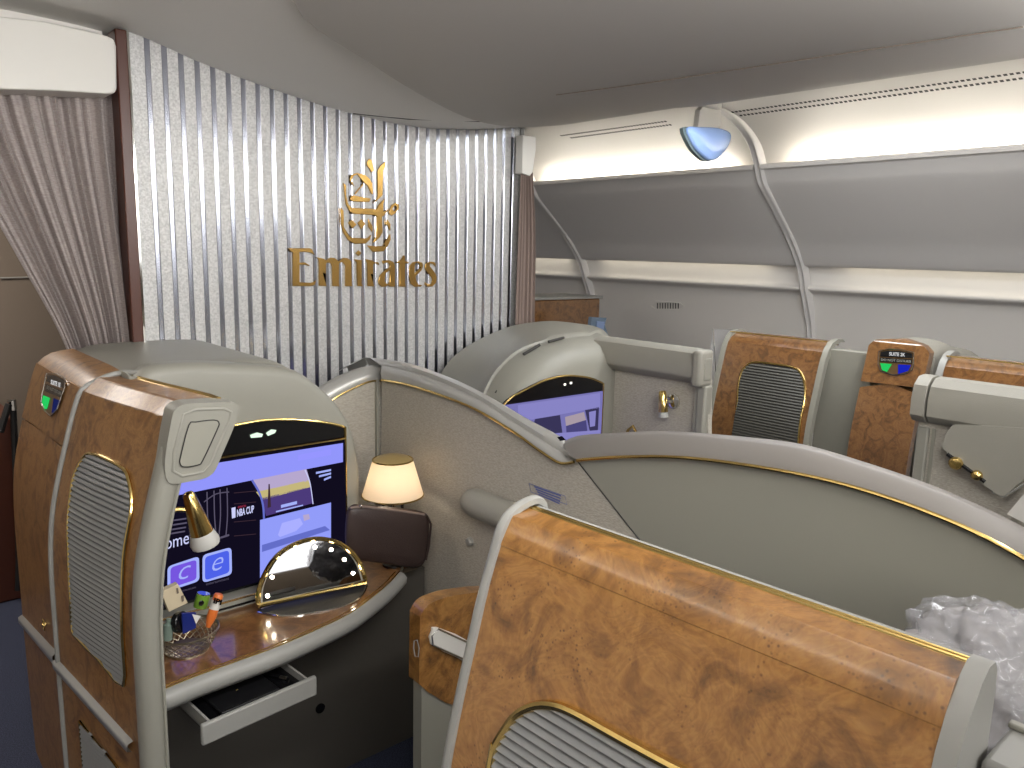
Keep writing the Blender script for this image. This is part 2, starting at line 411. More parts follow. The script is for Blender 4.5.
# =====================================================================================
#  airline sign
# =====================================================================================
sg = thing('wall_sign', 'raised gold calligraphic emblem above gold serif lettering on the ribbed bulkhead', 'sign', (1.69, YB, 1.56))
def ZA(p): return (285+p[0]/12.8, 240+p[1]/12.8)
def ZB(p): return (360+p[0]/12.8, 240+p[1]/12.8)
def ZT(p): return (335+p[0]/14.222, 150+p[1]/14.222)
def ZC(p): return (335+p[0]/14.222, 200+p[1]/14.222)
def signpoly(cv, poly, name, holes=()):
    f = lambda l: [on(1, YB-.009, cv(p)) for p in l]
    MB().prism(f(poly), (0, .0075, 0), [f(h) for h in holes]).build(name, M['goldsign'], sg, bev=.0016, seg=2)
L = [
 (ZA, [(45,105),(320,103),(350,120),(385,195),(330,165),(290,155),(190,152),(190,290),(260,285),(320,325),(310,335),(260,318),(190,318),(190,540),(330,548),(365,540),(400,512),(385,575),(350,590),(100,590),(100,160),(75,150),(60,125)]),
 (ZA, [(410,220),(500,240),(525,262),(580,225),(640,230),(690,275),(745,228),(800,232),(850,270),(855,560),(865,592),(775,592),(778,330),(750,290),(720,280),(692,300),(692,560),(700,595),(612,590),(605,340),(590,300),(545,285),(525,300),(525,560),(535,592),(440,585),(440,290),(430,250)]),
 (ZA, [(885,245),(985,255),(985,560),(1000,595),(930,590),(920,290)]),
 (ZA, [(907,170),(945,130),(983,170),(945,208)]),
 (ZB, [(75,245),(160,260),(185,280),(240,285),(250,325),(215,305),(185,300),(170,320),(175,560),(185,595),(100,592),(95,300)]),
 (ZB, [(285,265),(370,255),(430,280),(450,330),(450,560),(455,598),(380,598),(365,580),(330,598),(280,600),(245,570),(240,520),(260,450),(320,390),(385,345),(385,320),(365,290),(330,290),(300,310)], [[(385,385),(330,430),(320,480),(320,530),(340,560),(370,555),(385,530)]]),
 (ZB, [(470,290),(530,250),(560,195),(575,205),(578,265),(630,285),(620,305),(580,300),(580,560),(590,600),(500,595),(510,560),(510,305)]),
 (ZB, [(640,330),(680,285),(740,270),(800,290),(810,330),(790,390),(715,465),(720,520),(750,570),(800,575),(780,600),(700,600),(650,560),(630,480),(635,380)], [[(705,320),(700,430),(760,370),(770,330),(750,295),(720,295)]]),
 (ZB, [(845,300),(890,275),(950,280),(970,300),(970,345),(940,310),(900,300),(895,330),(970,430),(985,480),(975,550),(930,595),(870,600),(835,575),(835,540),(870,570),(915,560),(930,520),(920,480),(840,380),(835,340)]),
]
for l in L: signpoly(l[0], l[1], 'letter', l[2] if len(l) > 2 else ())
E_ = [
 (ZT, [(490,120),(530,150),(560,290),(525,320),(490,260),(455,215),(460,160)]),
 (ZT, [(215,400),(240,350),(310,325),(420,345),(490,400),(535,480),(545,630),(520,625),(470,510),(410,460),(320,345),(270,370),(240,430),(275,510),(262,518),(215,430)]),
 (ZT, [(405,470),(420,480),(292,632),(278,622)]),
 (ZT, [(240,640),(510,690),(490,740),(260,735),(215,705)]),
 (ZT, [(730,155),(720,230),(690,290),(680,640),(600,720),(545,765),(590,690),(610,650),(605,300),(640,230)]),
 (ZC, [(125,-246),(160,-211),(165,-60),(190,60),(245,110),(600,125),(610,90),(640,50),(700,-10),(715,-20),(690,60),(690,170),(760,130),(770,140),(690,230),(670,240),(680,460),(640,530),(560,610),(540,600),(590,520),(600,240),(560,215),(250,195),(200,150),(160,60),(145,-60)]),
 (ZC, [(780,130),(810,70),(870,35),(915,70),(910,130),(860,190),(810,225),(770,200)], [[(815,130),(850,160),(885,120),(870,80),(840,90)]]),
 (ZC, [(190,325),(240,275),(310,350),(250,410)]), (ZC, [(325,325),(385,270),(435,340),(375,420)]),
 (ZC, [(475,265),(540,380),(535,460),(475,380)]), (ZC, [(745,270),(790,340),(790,440),(735,350)]),
 (ZC, [(85,100),(125,150),(130,380),(160,450),(240,535),(460,545),(520,490),(500,560),(440,620),(280,625),(190,570),(120,460),(90,350)]),
 (ZC, [(460,645),(560,655),(680,655),(720,590),(790,480),(795,560),(750,660),(690,730),(540,740)]),
]
for l in E_: signpoly(l[0], l[1], 'emblem_stroke', l[2] if len(l) > 2 else ())

# =====================================================================================
#  curtains
# =====================================================================================
CU = grain(mat('curtain fabric', (178, 168, 164), .85), 60, .002, (1, 1, 6), (225, 222, 222))
CU2 = mat('brown striped curtain', (122, 106, 98), .85)
def curtain(name, rows, mt, folds, amp, par, nu=150, nv=40):
    """rows: (left, right) points going down"""
    Ls = smooth([r[0] for r in rows], 6); Rs = smooth([r[1] for r in rows], 6)
    Ls = resample(Ls, nv); Rs = resample(Rs, nv); g = []
    for i in range(nv):
        row = []; d = (Rs[i]-Ls[i]); w = d.length
        for j in range(nu+1):
            u = j/nu
            ph = sum(a*math.sin(2*math.pi*(f*u+p)+.6*math.sin(7*u)) for f, a, p in folds)
            row.append(Ls[i]+d*u+Vector((0, -amp*ph, 0)))
        g.append(row)
    MB().shell(g, [[p+Vector((0, .003, 0)) for p in r] for r in g]).build(name, mt, par, ang=80)
cl = thing('aisle_curtain', 'pleated mauve grey curtain drawn back at the left edge of the bulkhead', 'curtain', (.55, 2.86, 0))
YC = 2.905
R_ = [(on(1, YC, (-75, 86)), on(1, YC, (114, 90))), (on(1, YC, (-55, 130)), on(1, YC, (117, 150))), (on(1, YC, (-22, 190)), on(1, YC, (123, 220))), (on(1, YC, (18, 260)), on(1, YC, (129, 280))), (on(1, YC, (66, 350)), on(1, YC, (134, 345))), (on(1, YC, (95, 450)), on(1, YC, (138, 430))), (on(1, YC, (98, 640)), on(1, YC, (148, 640)))]
curtain('fabric', R_, CU, [(7, .75, 0), (17, .45, .2), (29, .22, .5), (2.5, .8, .1)], .021, cl)
pel = thing('curtain_pelmet', 'cream curved pelmet box above the mauve curtain at top left', 'pelmet', (.5, 2.8, 2.2))
pp = [on(1, 2.78, p) for p in ((-60, 8), (0, 16), (45, 21), (88, 30), (107, 36), (114, 39), (116.5, 46), (117, 88), (115, 93), (108, 94), (60, 91), (0, 89), (-60, 88))]
MB().prism(pp, (0, .14, 0)).build('cover', M['white'], pel, bev=.006, seg=3)
cr = thing('aisle_curtain', 'narrow bunched brown curtain at the right edge of the bulkhead', 'curtain', (2.56, 2.8, 0))
R_ = [(on(1, 2.80, (521, 168)), on(1, 2.80, (532, 170))), (on(1, 2.80, (518, 240)), on(1, 2.80, (535, 240))), (on(1, 2.80, (515, 325)), on(1, 2.80, (534, 325))), (on(1, 2.80, (512, 430)), on(1, 2.80, (535, 430)))]
curtain('fabric', R_, CU2, [(4, .7, 0), (9, .4, .3)], .009, cr, 60)
rp_ = thing('curtain_pelmet', 'small narrow pelmet end above the brown curtain right of the bulkhead', 'pelmet', (2.55, 2.8, 2.1))
MB().prism([on(1, 2.78, p) for p in ((523, 135), (536, 137), (536, 150), (533, 172), (530, 176), (522, 173))], (0, .05, 0)).build('cover', M['white'], rp_, bev=.003)

# =====================================================================================
#  parametric suite wall: P(Y, z, offset toward the aisle)
# =====================================================================================
BZ = [(0, .004), (.3, .0), (.7, .0), (.875, .002), (1.0, .012), (1.1, .032), (1.2, .058), (1.28, .08), (1.335, .10)]
BS = [(p.x, p.y) for p in smooth([(a, b, 0) for a, b in BZ], 5)]
def bz(z):
    if z > 1.335: return .10+(z-1.335)*3.2
    return interp(BS, z)
AE = [(1.5, .447), (1.78, .447), (1.9, .43), (2.05, .402), (2.25, .375), (2.45, .369), (2.85, .366), (4, .366)]
AEs = [(p.x, p.y) for p in smooth([(a, b, 0) for a, b in AE], 5)]
def aD(Y): return interp([(-1, .62), (.2, .583), (.766, .552), (2, .49)], Y)
def PE(Y, z, off=0): return Vector((interp(AEs, Y)+bz(z)-off, Y, z))
def PD(Y, z, off=0): return Vector((aD(Y)+bz(z)-off, Y, z))
def PK(Y, z, off=0): return Vector((3.045+bz(z)-off, Y, z))
def hitS(Pf, p, lo=.3, hi=4.5):
    d = ray(*p)
    f = lambda t: (lambda q: q.x-Pf(q.y, q.z).x)(EYE+d*t)
    n = 200; a = lo; fa = f(a)
    for i in range(1, n+1):
        b = lerp(lo, hi, i/n); fb = f(b)
        if fa < 0 <= fb:
            for _ in range(30):
                mm = (a+b)/2
                if f(mm) < 0: a = mm
                else: b = mm
            return EYE+d*a
        a, fa = b, fb
    return EYE+d*hi
def uv(Pf, pts, **k): return [((q := hitS(Pf, p, **k)).y, q.z) for p in pts]
def spans(poly, z):
    xs_ = []
    for (a, b), (c, d) in zip(poly, poly[1:]+poly[:1]):
        if (b > z) != (d > z): xs_.append(a+(z-b)/(d-b)*(c-a))
    return (min(xs_), max(xs_)) if len(xs_) > 1 else None
def region(Pf, poly, off0, off1, nz=40, ny=8):
    zs = [p[1] for p in poly]; z0, z1 = min(zs), max(zs); fr = []; bk = []
    for i in range(nz+1):
        z = lerp(z0+1e-4, z1-1e-4, i/nz); s = spans(poly, z)
        if not s: continue
        fr.append([Pf(lerp(s[0], s[1], j/ny), z, off0) for j in range(ny+1)]); bk.append([Pf(lerp(s[0], s[1], j/ny), z, off1) for j in range(ny+1)])
    return MB().shell(fr, bk)
def rect(y0, y1, z0, z1): return [(y0, z0), (y1, z0), (y1, z1), (y0, z1)]
def louvre(Pf, poly, par, pitch=.0125, off=0.0, tr=.0055, closed=True, trim=True, zmin=None):
    region(Pf, poly, off-.001, off-.006).build('louvre_backing', M['slatd'], par)
    m_ = MB(); zs = [p[1] for p in poly]; z = min(zs)+pitch*.6
    while z < max(zs)-pitch*.3:
        s = spans(poly, z)
        if s and s[1]-s[0] > .01:
            n = 6
            r1 = [[Pf(lerp(s[0]+.003, s[1]-.003, j/n), z+dz, off+do) for j in range(n+1)] for dz, do in ((-pitch*.36, .000), (-pitch*.25, .006), (pitch*.28, .003), (pitch*.36, -.001))]
            m_.grid(r1)
        z += pitch
    m_.build('louvre_slats', M['slat'], par, ang=50)
    if trim: MB().tube([Pf(a, b, off+.002) for a, b in poly], tr, 8, closed=True).build('gold_trim', M['gold'], par)
def decal(hf, poly, m, name, par, eps=.0015):
    MB().face([hf(p)-ray(*p)*eps for p in poly]).build(name, m, par)
def text_px(s, hf, bl, br, tl, m, name, par, eps=.0025, bold=0.0):
    c = bpy.data.curves.new('t', 'FONT'); c.body = s; c.offset = bold; c.resolution_u = 3
    o = bpy.data.objects.new('t', c); COL.objects.link(o)
    dg = bpy.context.evaluated_depsgraph_get(); me = bpy.data.meshes.new_from_object(o.evaluated_get(dg))
    vs_ = [v.co.copy() for v in me.vertices]; fs = [tuple(p.vertices) for p in me.polygons]
    bpy.data.objects.remove(o); bpy.data.curves.remove(c); bpy.data.meshes.remove(me)
    x0 = min(v.x for v in vs_); x1 = max(v.x for v in vs_); y0 = min(0, min(v.y for v in vs_)) if False else min(v.y for v in vs_); y1 = max(v.y for v in vs_)
    out = []
    for v in vs_:
        a = (v.x-x0)/(x1-x0); b = (v.y-y0)/(y1-y0)
        px = (bl[0]+a*(br[0]-bl[0])+b*(tl[0]-bl[0]), bl[1]+a*(br[1]-bl[1])+b*(tl[1]-bl[1]))
        out.append(hf(px)-ray(*px)*eps)
    return MB().add(out, fs).build(name, m, par)
TXW = emit('lit white text', (235, 235, 235), .9)
def badge(hf, poly, plate, plate2, gr, bl_, par, t1, t1q, t2q):
    b = MB().face([hf(p)-ray(*p)*.002 for p in poly]).build('suite_badge', mat('badge bronze', (120, 92, 60), .35, .6), par)
    MB().tube([hf(p)-ray(*p)*.002 for p in poly], .0022, 6, closed=True).build('badge_rim', M['chrome'], b)
    decal(hf, plate, M['black'], 'name_plate', b, .006); decal(hf, plate2, M['black'], 'message_plate', b, .006)
    decal(hf, gr, emit('green key', (40, 200, 95), 1.0), 'green_button', b, .006); decal(hf, bl_, emit('blue key', (28, 40, 190), .9) if bl_[0][0] > 200 else emit('navy key', (30, 38, 95), .8), 'blue_button', b, .006)
    text_px(t1, hf, *t1q, TXW, 'suite_number', b, .009, .02)
    text_px('DO NOT DISTURB', hf, *t2q, mat('dim text', (150, 150, 140), .5), 'message_text', b, .009)
    return b

# =====================================================================================
#  SUITE CONSOLE, left centre suite
# =====================================================================================
SE = thing('suite_console', 'burl wood and grey suite front wall with lit screen, desk and open drawer', 'suite', (.8, 2.3, 0))
region(PE, rect(2.255, 2.84, 0, 1.10), 0, -.03, 30, 10).build('side_column', M['wood2'], SE)
hE = lambda p: hitS(PE, p)
hEb = lambda p: hitS(lambda Y, z: PE(Y, z, .007), p)
# upper column with rounded shoulder
up = uv(PE, [(33, 428), (48, 435), (61, 447)])
colp = [(2.84, up[0][1]+.004), (up[1][0], up[1][1]+.006), (2.262, up[2][1]+.006), (2.262, 1.335), (2.84, 1.335)]
region(PE, [(2.84, 1.10), (2.262, 1.085), (2.262, up[2][1]), (up[1][0], up[1][1]), (2.84, up[0][1])], 0, -.03, 14, 10).build('side_column_middle', M['wood2'], SE)
region(PE, colp, .003, -.03, 24, 12).build('badge_panel', M['wood2'], SE)
# shoulder from crest to hull top
sh = []
for (dx, z) in ((.10, 1.335), (.118, 1.352), (.14, 1.364), (.17, 1.371), (.205, 1.374)):
    sh.append([Vector((interp(AEs, Y)+dx, Y, z-.012*max(0, (2.42-Y)/.17)**2)) for Y in [2.262+.0578*i for i in range(11)]])
MB().shell(sh, [[p+Vector((.01, 0, -.02)) for p in r] for r in sh]).build('shoulder', M['wood2'], SE)
badge(hEb, [(47, 373.5), (56, 373.5), (65, 379), (65, 387), (61, 398), (57.5, 409), (51, 416), (45, 411), (41, 402.5), (42, 395)],
      [(47.5, 375), (55, 375.5), (64, 380), (63.5, 388), (46, 381)], [(45.5, 384), (62.5, 391), (61.5, 398), (44.5, 391)],
      [(43, 395), (50, 398), (47, 409), (44.5, 409), (41.8, 402)], [(53.5, 398), (60.5, 401), (57, 408), (52.5, 414), (51.5, 413)], SE,
      'SUITE 1E', ((50.5, 384.2), (60, 387.5), (51, 379.5)), ((46.5, 388.5), (60.8, 395.2), (47, 385.3)))
# trim bands
def trimband(a, b, c, d, name, o=.012):  # upper a->b, lower c->d
    n = 10; rows = []
    A = [hE((lerp(a[0], b[0], i/n), lerp(a[1], b[1], i/n))) for i in range(n+1)]; C_ = [hE((lerp(c[0], d[0], i/n), lerp(c[1], d[1], i/n))) for i in range(n+1)]
    rows = [[p+Vector((.004, 0, 0)) for p in A], [p.lerp(q, .25)+Vector((-o, 0, 0)) for p, q in zip(A, C_)], [p.lerp(q, .75)+Vector((-o, 0, 0)) for p, q in zip(A, C_)], [p+Vector((.004, 0, 0)) for p in C_]]
    MB().grid(rows).build(name, M['rail'], SE, ang=70)
trimband((22, 614), (57, 651), (23, 624), (58, 667), 'side_rail')
trimband((62, 655), (139, 737), (63, 669), (137, 752), 'side_rail', .024)
# louvred panel
region(PE, rect(1.765, 2.235, 0, 1.335), .012, -.03, 50, 14).build('louvred_panel', M['wood2'], SE)
PE2 = lambda Y, z, off=0: PE(Y, z, off+.013)
lv = uv(PE2, [(91, 453), (82.5, 461), (75, 477), (72, 495), (69.5, 520), (70, 550), (71, 580), (72.5, 605), (74, 630), (80, 639), (100, 659), (125, 685), (124, 638), (123.5, 605), (124, 585), (125, 560), (128, 537), (132, 515), (133, 497), (130, 480), (125, 469), (108, 459)])
lv = [(p.x, p.y) for p in smooth([(a, b, 0) for a, b in lv], 3, True)]
louvre(PE2, lv, SE, .0128, .001, .0045)
l2 = uv(PE2, [(81, 721), (82, 768), (122, 771)]); l2 = [l2[0], (l2[0][0], .08), (l2[2][0], .08), l2[2]]
louvre(PE2, l2, SE, .0128, .001, .004)
# ledge above the louvred panel
rows = []
YS = [1.765+.047*i for i in range(11)]
for dx, z in ((.087, 1.333), (.097, 1.341), (.122, 1.364), (.128, 1.367), (.195, 1.3685)):
    rows.append([Vector((interp(AEs, Y)+dx, Y, z)) for Y in YS])
MB().shell(rows, [[p+Vector((.004, 0, -.02)) for p in r] for r in rows]).build('wood_ledge', M['wood2'], SE, ang=16)
MB().tube([Vector((interp(AEs, Y)+.2, Y, 1.369)) for Y in YS], .005, 8).build('gold_edge', M['gold'], SE)
# grey frame strip along the far edge of the louvred panel
fr = [PE(2.247, z, .012) for z in [i*.05 for i in range(27)]]+[PE(2.246, 1.335, .010)]+[Vector((interp(AEs, 2.245)+dx, 2.245-dy, z)) for dx, dy, z in ((.118, .0, 1.352), (.15, .01, 1.368), (.19, .02, 1.376), (.22, .06, 1.376))]
MB().tube(smooth(fr, 2), .0085, 8).build('frame_strip', M['lgrey'], SE)
# rear stile
prof = [(z, bz(z)) for z in [i*.05 for i in range(27)]+[1.335]]
rows = []
for dY, dx in ((.045, -.012), (.030, -.018), (.004, -.018), (-.012, -.008), (-.016, .012), (-.010, .030), (.03, .036)):
    rows.append([Vector((interp(AEs, 1.74)+b+dx, 1.735+dY, z)) for z, b in prof])
rows.append(rows[0]); MB().grid(rows).build('rear_stile', M['hull'], SE, ang=70)
MB().tube([Vector((interp(AEs, 1.74)+b+.032, 1.724, z)) for z, b in prof[:-3]], .004, 6).build('stile_groove', M['panel'], SE)
# end cap of the wall top and bolster inside
cap = [(172, 418), (176, 409), (183, 405), (192, 403.5), (228, 402), (236, 404), (239.5, 409), (238, 416), (232, 432), (222, 455), (216, 469), (211, 475), (203, 479), (190, 481.5), (174, 484), (167, 480), (165, 460)]
MB().prism([on(1, 1.715, p) for p in smooth([(a, b, 0) for a, b in cap], 3, True) for p in [(p.x, p.y)]], (0, .06, 0)).build('end_cap', M['hull'], SE, bev=.008, seg=3)
ins = [(189, 425), (196, 422), (214, 420), (219, 423), (217, 430), (203, 460), (198, 465), (184, 467), (180, 463), (181, 455)]
inp = [on(1, 1.712, (p.x, p.y)) for p in smooth([(a, b, 0) for a, b in ins], 3, True)]
MB().prism(inp, (0, .003, 0)).build('cap_inset', M['panel'], SE)
MB().tube(inp, .0014, 5, closed=True).build('inset_groove', M['dark'], SE)
MB().tube([on(1, 1.716, p) for p in ((184, 414), (196, 409.5), (224, 408.5), (231, 412), (229, 422), (211, 463), (203, 472), (182, 476), (173, 471), (174, 452))], .004, 8, closed=True).build('cap_bead', M['hull'], SE)
MB().box(.60, .645, 1.76, 2.13, 1.20, 1.335).build('bolster', M['leath'], SE, bev=.02, seg=3)
MB().box(.455, .475, 1.76, 2.15, 0, 1.0).build('inner_lining', M['panel'], SE)

# hull: front arch and rear body
fa = [(128, 400), (134, 383), (141, 374), (150, 367), (175, 364), (205, 363), (256, 365.5), (285, 368), (302, 373), (320, 386), (337, 402), (350, 422), (358, 447), (361, 470), (361.5, 500), (361, 560)]
fr0 = [on(1, 2.15, p) for p in fa]
fr0 = [Vector((.52, 2.15, .3))]+[Vector((max(.54, p.x), p.y, p.z)) for p in fr0]+[Vector((1.243, 2.15, .2))]
fr0 = resample(smooth(fr0, 4), 80); cen = Vector((.9, 2.15, .8))
def insetc(r, d, y): return [Vector((p.x-(p-cen).normalized().x*d, y, p.z-(p-cen).normalized().z*d)) for p in r]
rows = [[cen+Vector((0,0,0))]*80, insetc(fr0, .10, 2.148), insetc(fr0, .03, 2.146), insetc(fr0, .012, 2.152), insetc(fr0, .003, 2.165), insetc(fr0, 0, 2.18), insetc(fr0, 0, 2.215), insetc(fr0, .006, 2.226), insetc(fr0, .05, 2.232)]
MB().grid(rows).build('screen_surround', M['hull'], SE, ang=60)
rp2 = [(.565, .4), (.565, 1.30), (.57, 1.352), (.60, 1.376), (.66, 1.384), (.80, 1.386), (.93, 1.384), (1.0, 1.372), (1.06, 1.345), (1.12, 1.295), (1.17, 1.21), (1.20, 1.11), (1.21, .98), (1.215, .7), (1.215, .2)]
r2 = resample(smooth([(a, 0, b) for a, b in rp2], 4), 80)
MB().grid([[Vector((p.x+(cen.x-p.x)*s, y, p.z+(cen.z-p.z)*s)) for p in r2] for y, s in ((2.235, .10), (2.25, .03), (2.275, .008), (2.31, 0), (2.845, 0))]).build('rear_hull', M['hull'], SE, ang=60)
# screen
YS_ = 2.128
hS = lambda p: on(1, YS_, p)
bez = [on(1, 2.137, p) for p in ((239, 424.5), (262.5, 420.5), (287.5, 419.5), (312.5, 421), (330, 423.5), (345, 427))]
xl = .50; xr = bez[-1].x; zb = .715
bezf = [Vector((xl, 2.137, 1.10)), Vector((.60, 2.137, 1.165)), Vector((.72, 2.137, 1.205))]+bez+[Vector((xr, 2.137, zb)), Vector((xl, 2.137, zb))]
MB().prism(bezf, (0, .012, 0)).build('screen_bezel', M['black'], SE)
MB().tube(smooth(bezf[:9], 4)+[Vector((xr, 2.137, zb))], .0045, 8).build('gold_bezel_trim', M['gold'], SE)
zt = on(1, YS_, (345, 440)).z
MB().tube([Vector((xl, 2.131, zt+.004)), Vector((xr, 2.131, zt+.004))], .0035, 6).build('gold_bar', M['gold'], SE)
decal(lambda p: on(1, 2.134, p), [(250, 435), (257, 432.5), (263, 434), (262, 437), (251, 438)], emit('indicator', (225, 255, 225), 1.2), 'indicator_light', SE)
decal(lambda p: on(1, 2.134, p), [(266, 433), (271, 429.5), (276.5, 430), (275, 433), (268, 436)], emit('indicator2', (225, 255, 225), 1.2), 'indicator_light', SE)
SCR = MB().box(xl+.01, xr-.006, YS_, YS_+.008, zb+.012, zt-.004).build('screen', emit('screen dark', (20, 16, 34), .8), SE)
em = {k: emit('screen '+k, c, s) for k, c, s in (('lav', (146, 150, 250), 1), ('lav2', (150, 150, 255), 1), ('dusk', (80, 62, 128), .9), ('yellow', (205, 190, 130), .9), ('pink', (190, 175, 215), .9), ('ice', (146, 156, 248), 1), ('ice2', (100, 110, 200), 1), ('ice3', (170, 175, 255), 1), ('wht', (205, 208, 250), 1), ('violet', (118, 86, 222), 1), ('blue', (78, 98, 232), 1), ('pale', (165, 178, 250), 1), ('grey', (105, 98, 122), .7), ('red', (190, 60, 90), .9), ('brown', (70, 50, 60), .8))}
decal(hS, [(150, 473.5), (343, 443), (343, 462), (307, 469), (253, 480), (150, 501)], em['lav'], 'header_tile', SCR)
decal(hS, [(298, 455), (331, 449), (331, 455), (298, 461)], em['lav2'], 'header_tile', SCR, .003)
decal(hS, [(253, 480), (306.5, 469), (310, 481), (258, 492)], em['pink'], 'picture_tile', SCR)
decal(hS, [(256, 492), (309, 480), (311, 487), (262, 500)], em['yellow'], 'picture_tile', SCR)
decal(hS, [(261, 498), (311, 486.5), (313.5, 503), (266, 516)], em['dusk'], 'picture_tile', SCR)
decal(hS, [(268.5, 484), (269.8, 484), (271, 507), (267.5, 508)], em['brown'], 'picture_tower', SCR, .003)
decal(hS, [(260, 520), (331, 502.5), (331, 540), (318, 560), (260, 578)], em['ice'], 'picture_tile', SCR)
decal(hS, [(278, 535), (282, 523), (300, 518), (303, 524), (296, 531), (280, 537)], em['ice3'], 'picture_shape', SCR, .003)
decal(hS, [(262, 545), (325, 526), (330, 530), (262, 552)], em['ice2'], 'picture_shape', SCR, .003)
decal(hS, [(303, 515), (309, 514), (310, 519), (304, 521)], em['pink'], 'picture_shape', SCR, .0035)
# curved edge lines and trophy
def linepx(pts, w, m, name, eps=.002):
    q = [hS(p)-ray(*p)*eps for p in pts]; MB().tube(smooth(q, 4), w, 4).build(name, m, SCR)
linepx([(252, 480), (259, 492), (263, 505), (264, 519)], .003, em['ice2'], 'curved_line')
linepx([(305, 470), (310, 483), (313, 504)], .0015, em['wht'], 'curved_line')
for xx in (207, 214, 220, 227): linepx([(xx, 492-(xx-207)*.2), (xx+.5, 515), (xx-1 if xx > 215 else xx+2, 535)], .0016, em['grey'], 'trophy_line')
linepx([(204, 502), (216, 494), (229, 492)], .0016, em['grey'], 'trophy_line'); linepx([(203, 541), (216, 539), (229, 535)], .003, em['grey'], 'trophy_line')
for yy in (493, 504, 522, 536): linepx([(234, yy), (256, yy-2)], .001, em['brown'], 'backdrop_line')
text_px('EMIRATES', hS, (238, 508.5), (246, 506.8), (238, 506.3), em['red'], 'screen_text', SCR)
text_px('NBA CUP', hS, (237, 517), (254, 512.5), (237, 509.5), em['wht'], 'screen_text', SCR, bold=.03)
decal(hS, [(231.5, 508), (235.5, 507), (235.5, 517.5), (232, 518.5)], em['wht'], 'screen_logo', SCR, .003)
text_px('VISIT DUBAI', hS, (281, 507), (297, 502.5), (281, 503.5), em['wht'], 'screen_text', SCR, bold=.03) if False else None
text_px('Welcome', hS, (135, 558), (189, 543.5), (135, 545.5), em['wht'], 'screen_text', SCR)
for i, y in enumerate((519, 523.5, 528, 532)): decal(hS, [(164, y+2), (188-i, y-1.5), (188-i, y), (164, y+3.6)], em['grey'], 'text_line', SCR)
for i, (a, b) in enumerate(((316, 331), (319, 331), (324, 331))): decal(hS, [(a, 472+i*3.4), (b, 469+i*3.4), (b, 471+i*3.4), (a, 474+i*3.4)], em['pale'], 'text_line', SCR)
decal(hS, [(281, 505), (297, 501), (297, 504), (281, 508)], em['pale'], 'text_line', SCR, .003); decal(hS, [(276, 511), (303, 504.6), (303, 505.8), (276, 512.4)], em['pale'], 'text_line', SCR, .003)
def rr(a, b, c, d, r=.16, n=4):  # rounded quad in pixels, corners tl tr br bl
    P = [Vector((*q, 0)) for q in (a, b, c, d)]; out = []
    for i in range(4):
        p = P[i]; u = p+(P[i-1]-p)*r; w_ = p+(P[(i+1) % 4]-p)*r
        for k in range(n+1): t = k/n; q = u*(1-t)**2+p*2*t*(1-t)+w_*t*t; out.append((q.x, q.y))
    return out
for q, inn, m1, ch in ((((167.5, 566.5), (199, 556), (199.5, 581), (167.5, 591.5)), ((170.5, 567.5), (196.5, 559.5), (196.5, 579.5), (170.5, 588)), em['violet'], 'c'),
                       (((202.5, 555), (231.5, 547), (232, 574.5), (202.5, 583)), ((205, 557), (229, 550), (229.5, 572.5), (205, 580.5)), em['blue'], 'e')):
    decal(hS, rr(*q), em['pale'], 'app_tile', SCR, .002); decal(hS, rr(*inn), m1, 'app_tile', SCR, .003)
    x, y = (inn[0][0]+inn[1][0])/2, (inn[0][1]+inn[2][1])/2
    text_px(ch, hS, (x-6.5, y+7.5), (x+4, y+4.5), (x-2.5, y-6), em['pale'], 'app_letter', SCR, .004, -.01)
text_px('communicate', hS, (178, 593), (196, 588), (178, 591), em['grey'], 'screen_text', SCR); text_px('entertainment', hS, (206, 585.5), (229, 579.5), (206, 583), em['grey'], 'screen_text', SCR)
MB().box(.5, 1.20, 2.095, 2.145, .675, .712).build('speaker_ledge', M['panel'], SE, bev=.004)
MB().tube([(.5, 2.094, .708), (1.19, 2.094, .708)], .0035, 6).build('gold_bar', M['gold'], SE)
MB().box(.72, 1.14, 2.0925, 2.097, .686, .692).build('speaker_slot', M['black'], SE)
# desk
ZD = .68
fe = [on(2, ZD, p) for p in ((164, 689), (192.5, 677.5), (235, 662), (277.5, 646.5), (320, 628), (348.5, 614), (371, 598), (388, 584), (399, 572))]
fe = [Vector((.50, fe[0].y+.01, ZD))]+fe
top = smooth(fe, 4)+[Vector((1.40, 2.14, ZD)), Vector((.5, 2.14, ZD))]
MB().prism(top, (0, 0, -.012)).build('desk_top', M['wood3'], SE)
lo_ = []
bl = smooth(fe, 4)
for i, p in enumerate(bl):
    t = (bl[min(i+1, len(bl)-1)]-bl[max(i-1, 0)]).normalized(); nrm = Vector((t.y, -t.x, 0)); lo_.append((p, nrm))
rows = [[p+n_*d+Vector((0, 0, h)) for p, n_ in lo_] for d, h in ((-.004, -.001), (.004, .001), (.016, -.002), (.028, -.016), (.026, -.035), (.012, -.052), (-.02, -.056))]
MB().grid(rows).build('desk_lip', M['lgrey'], SE, ang=60)
MB().tube([p+n_*.001+Vector((0, 0, .0012)) for p, n_ in lo_], .0022, 6).build('gold_edge', M['gold'], SE)
MB().tube([p-n_*.012+Vector((0, 0, .0008)) for p, n_ in lo_], .0015, 6).build('gold_edge', M['gold'], SE)
MB().prism([p+Vector((0, 0, -.05)) for p in top], (0, 0, .036)).build('desk_underside', M['panel'], SE)
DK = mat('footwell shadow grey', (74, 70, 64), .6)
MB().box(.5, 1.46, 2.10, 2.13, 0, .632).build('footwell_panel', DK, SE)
MB().lathe([(.016, 0), (.016, .004)], on(1, 2.098, (320, 708)), (0, -1, 0), 16).build('footwell_button', M['black'], SE)
MB().box(1.245, 1.46, 2.14, 2.42, .60, .68).build('side_shelf', M['wood3'], SE)
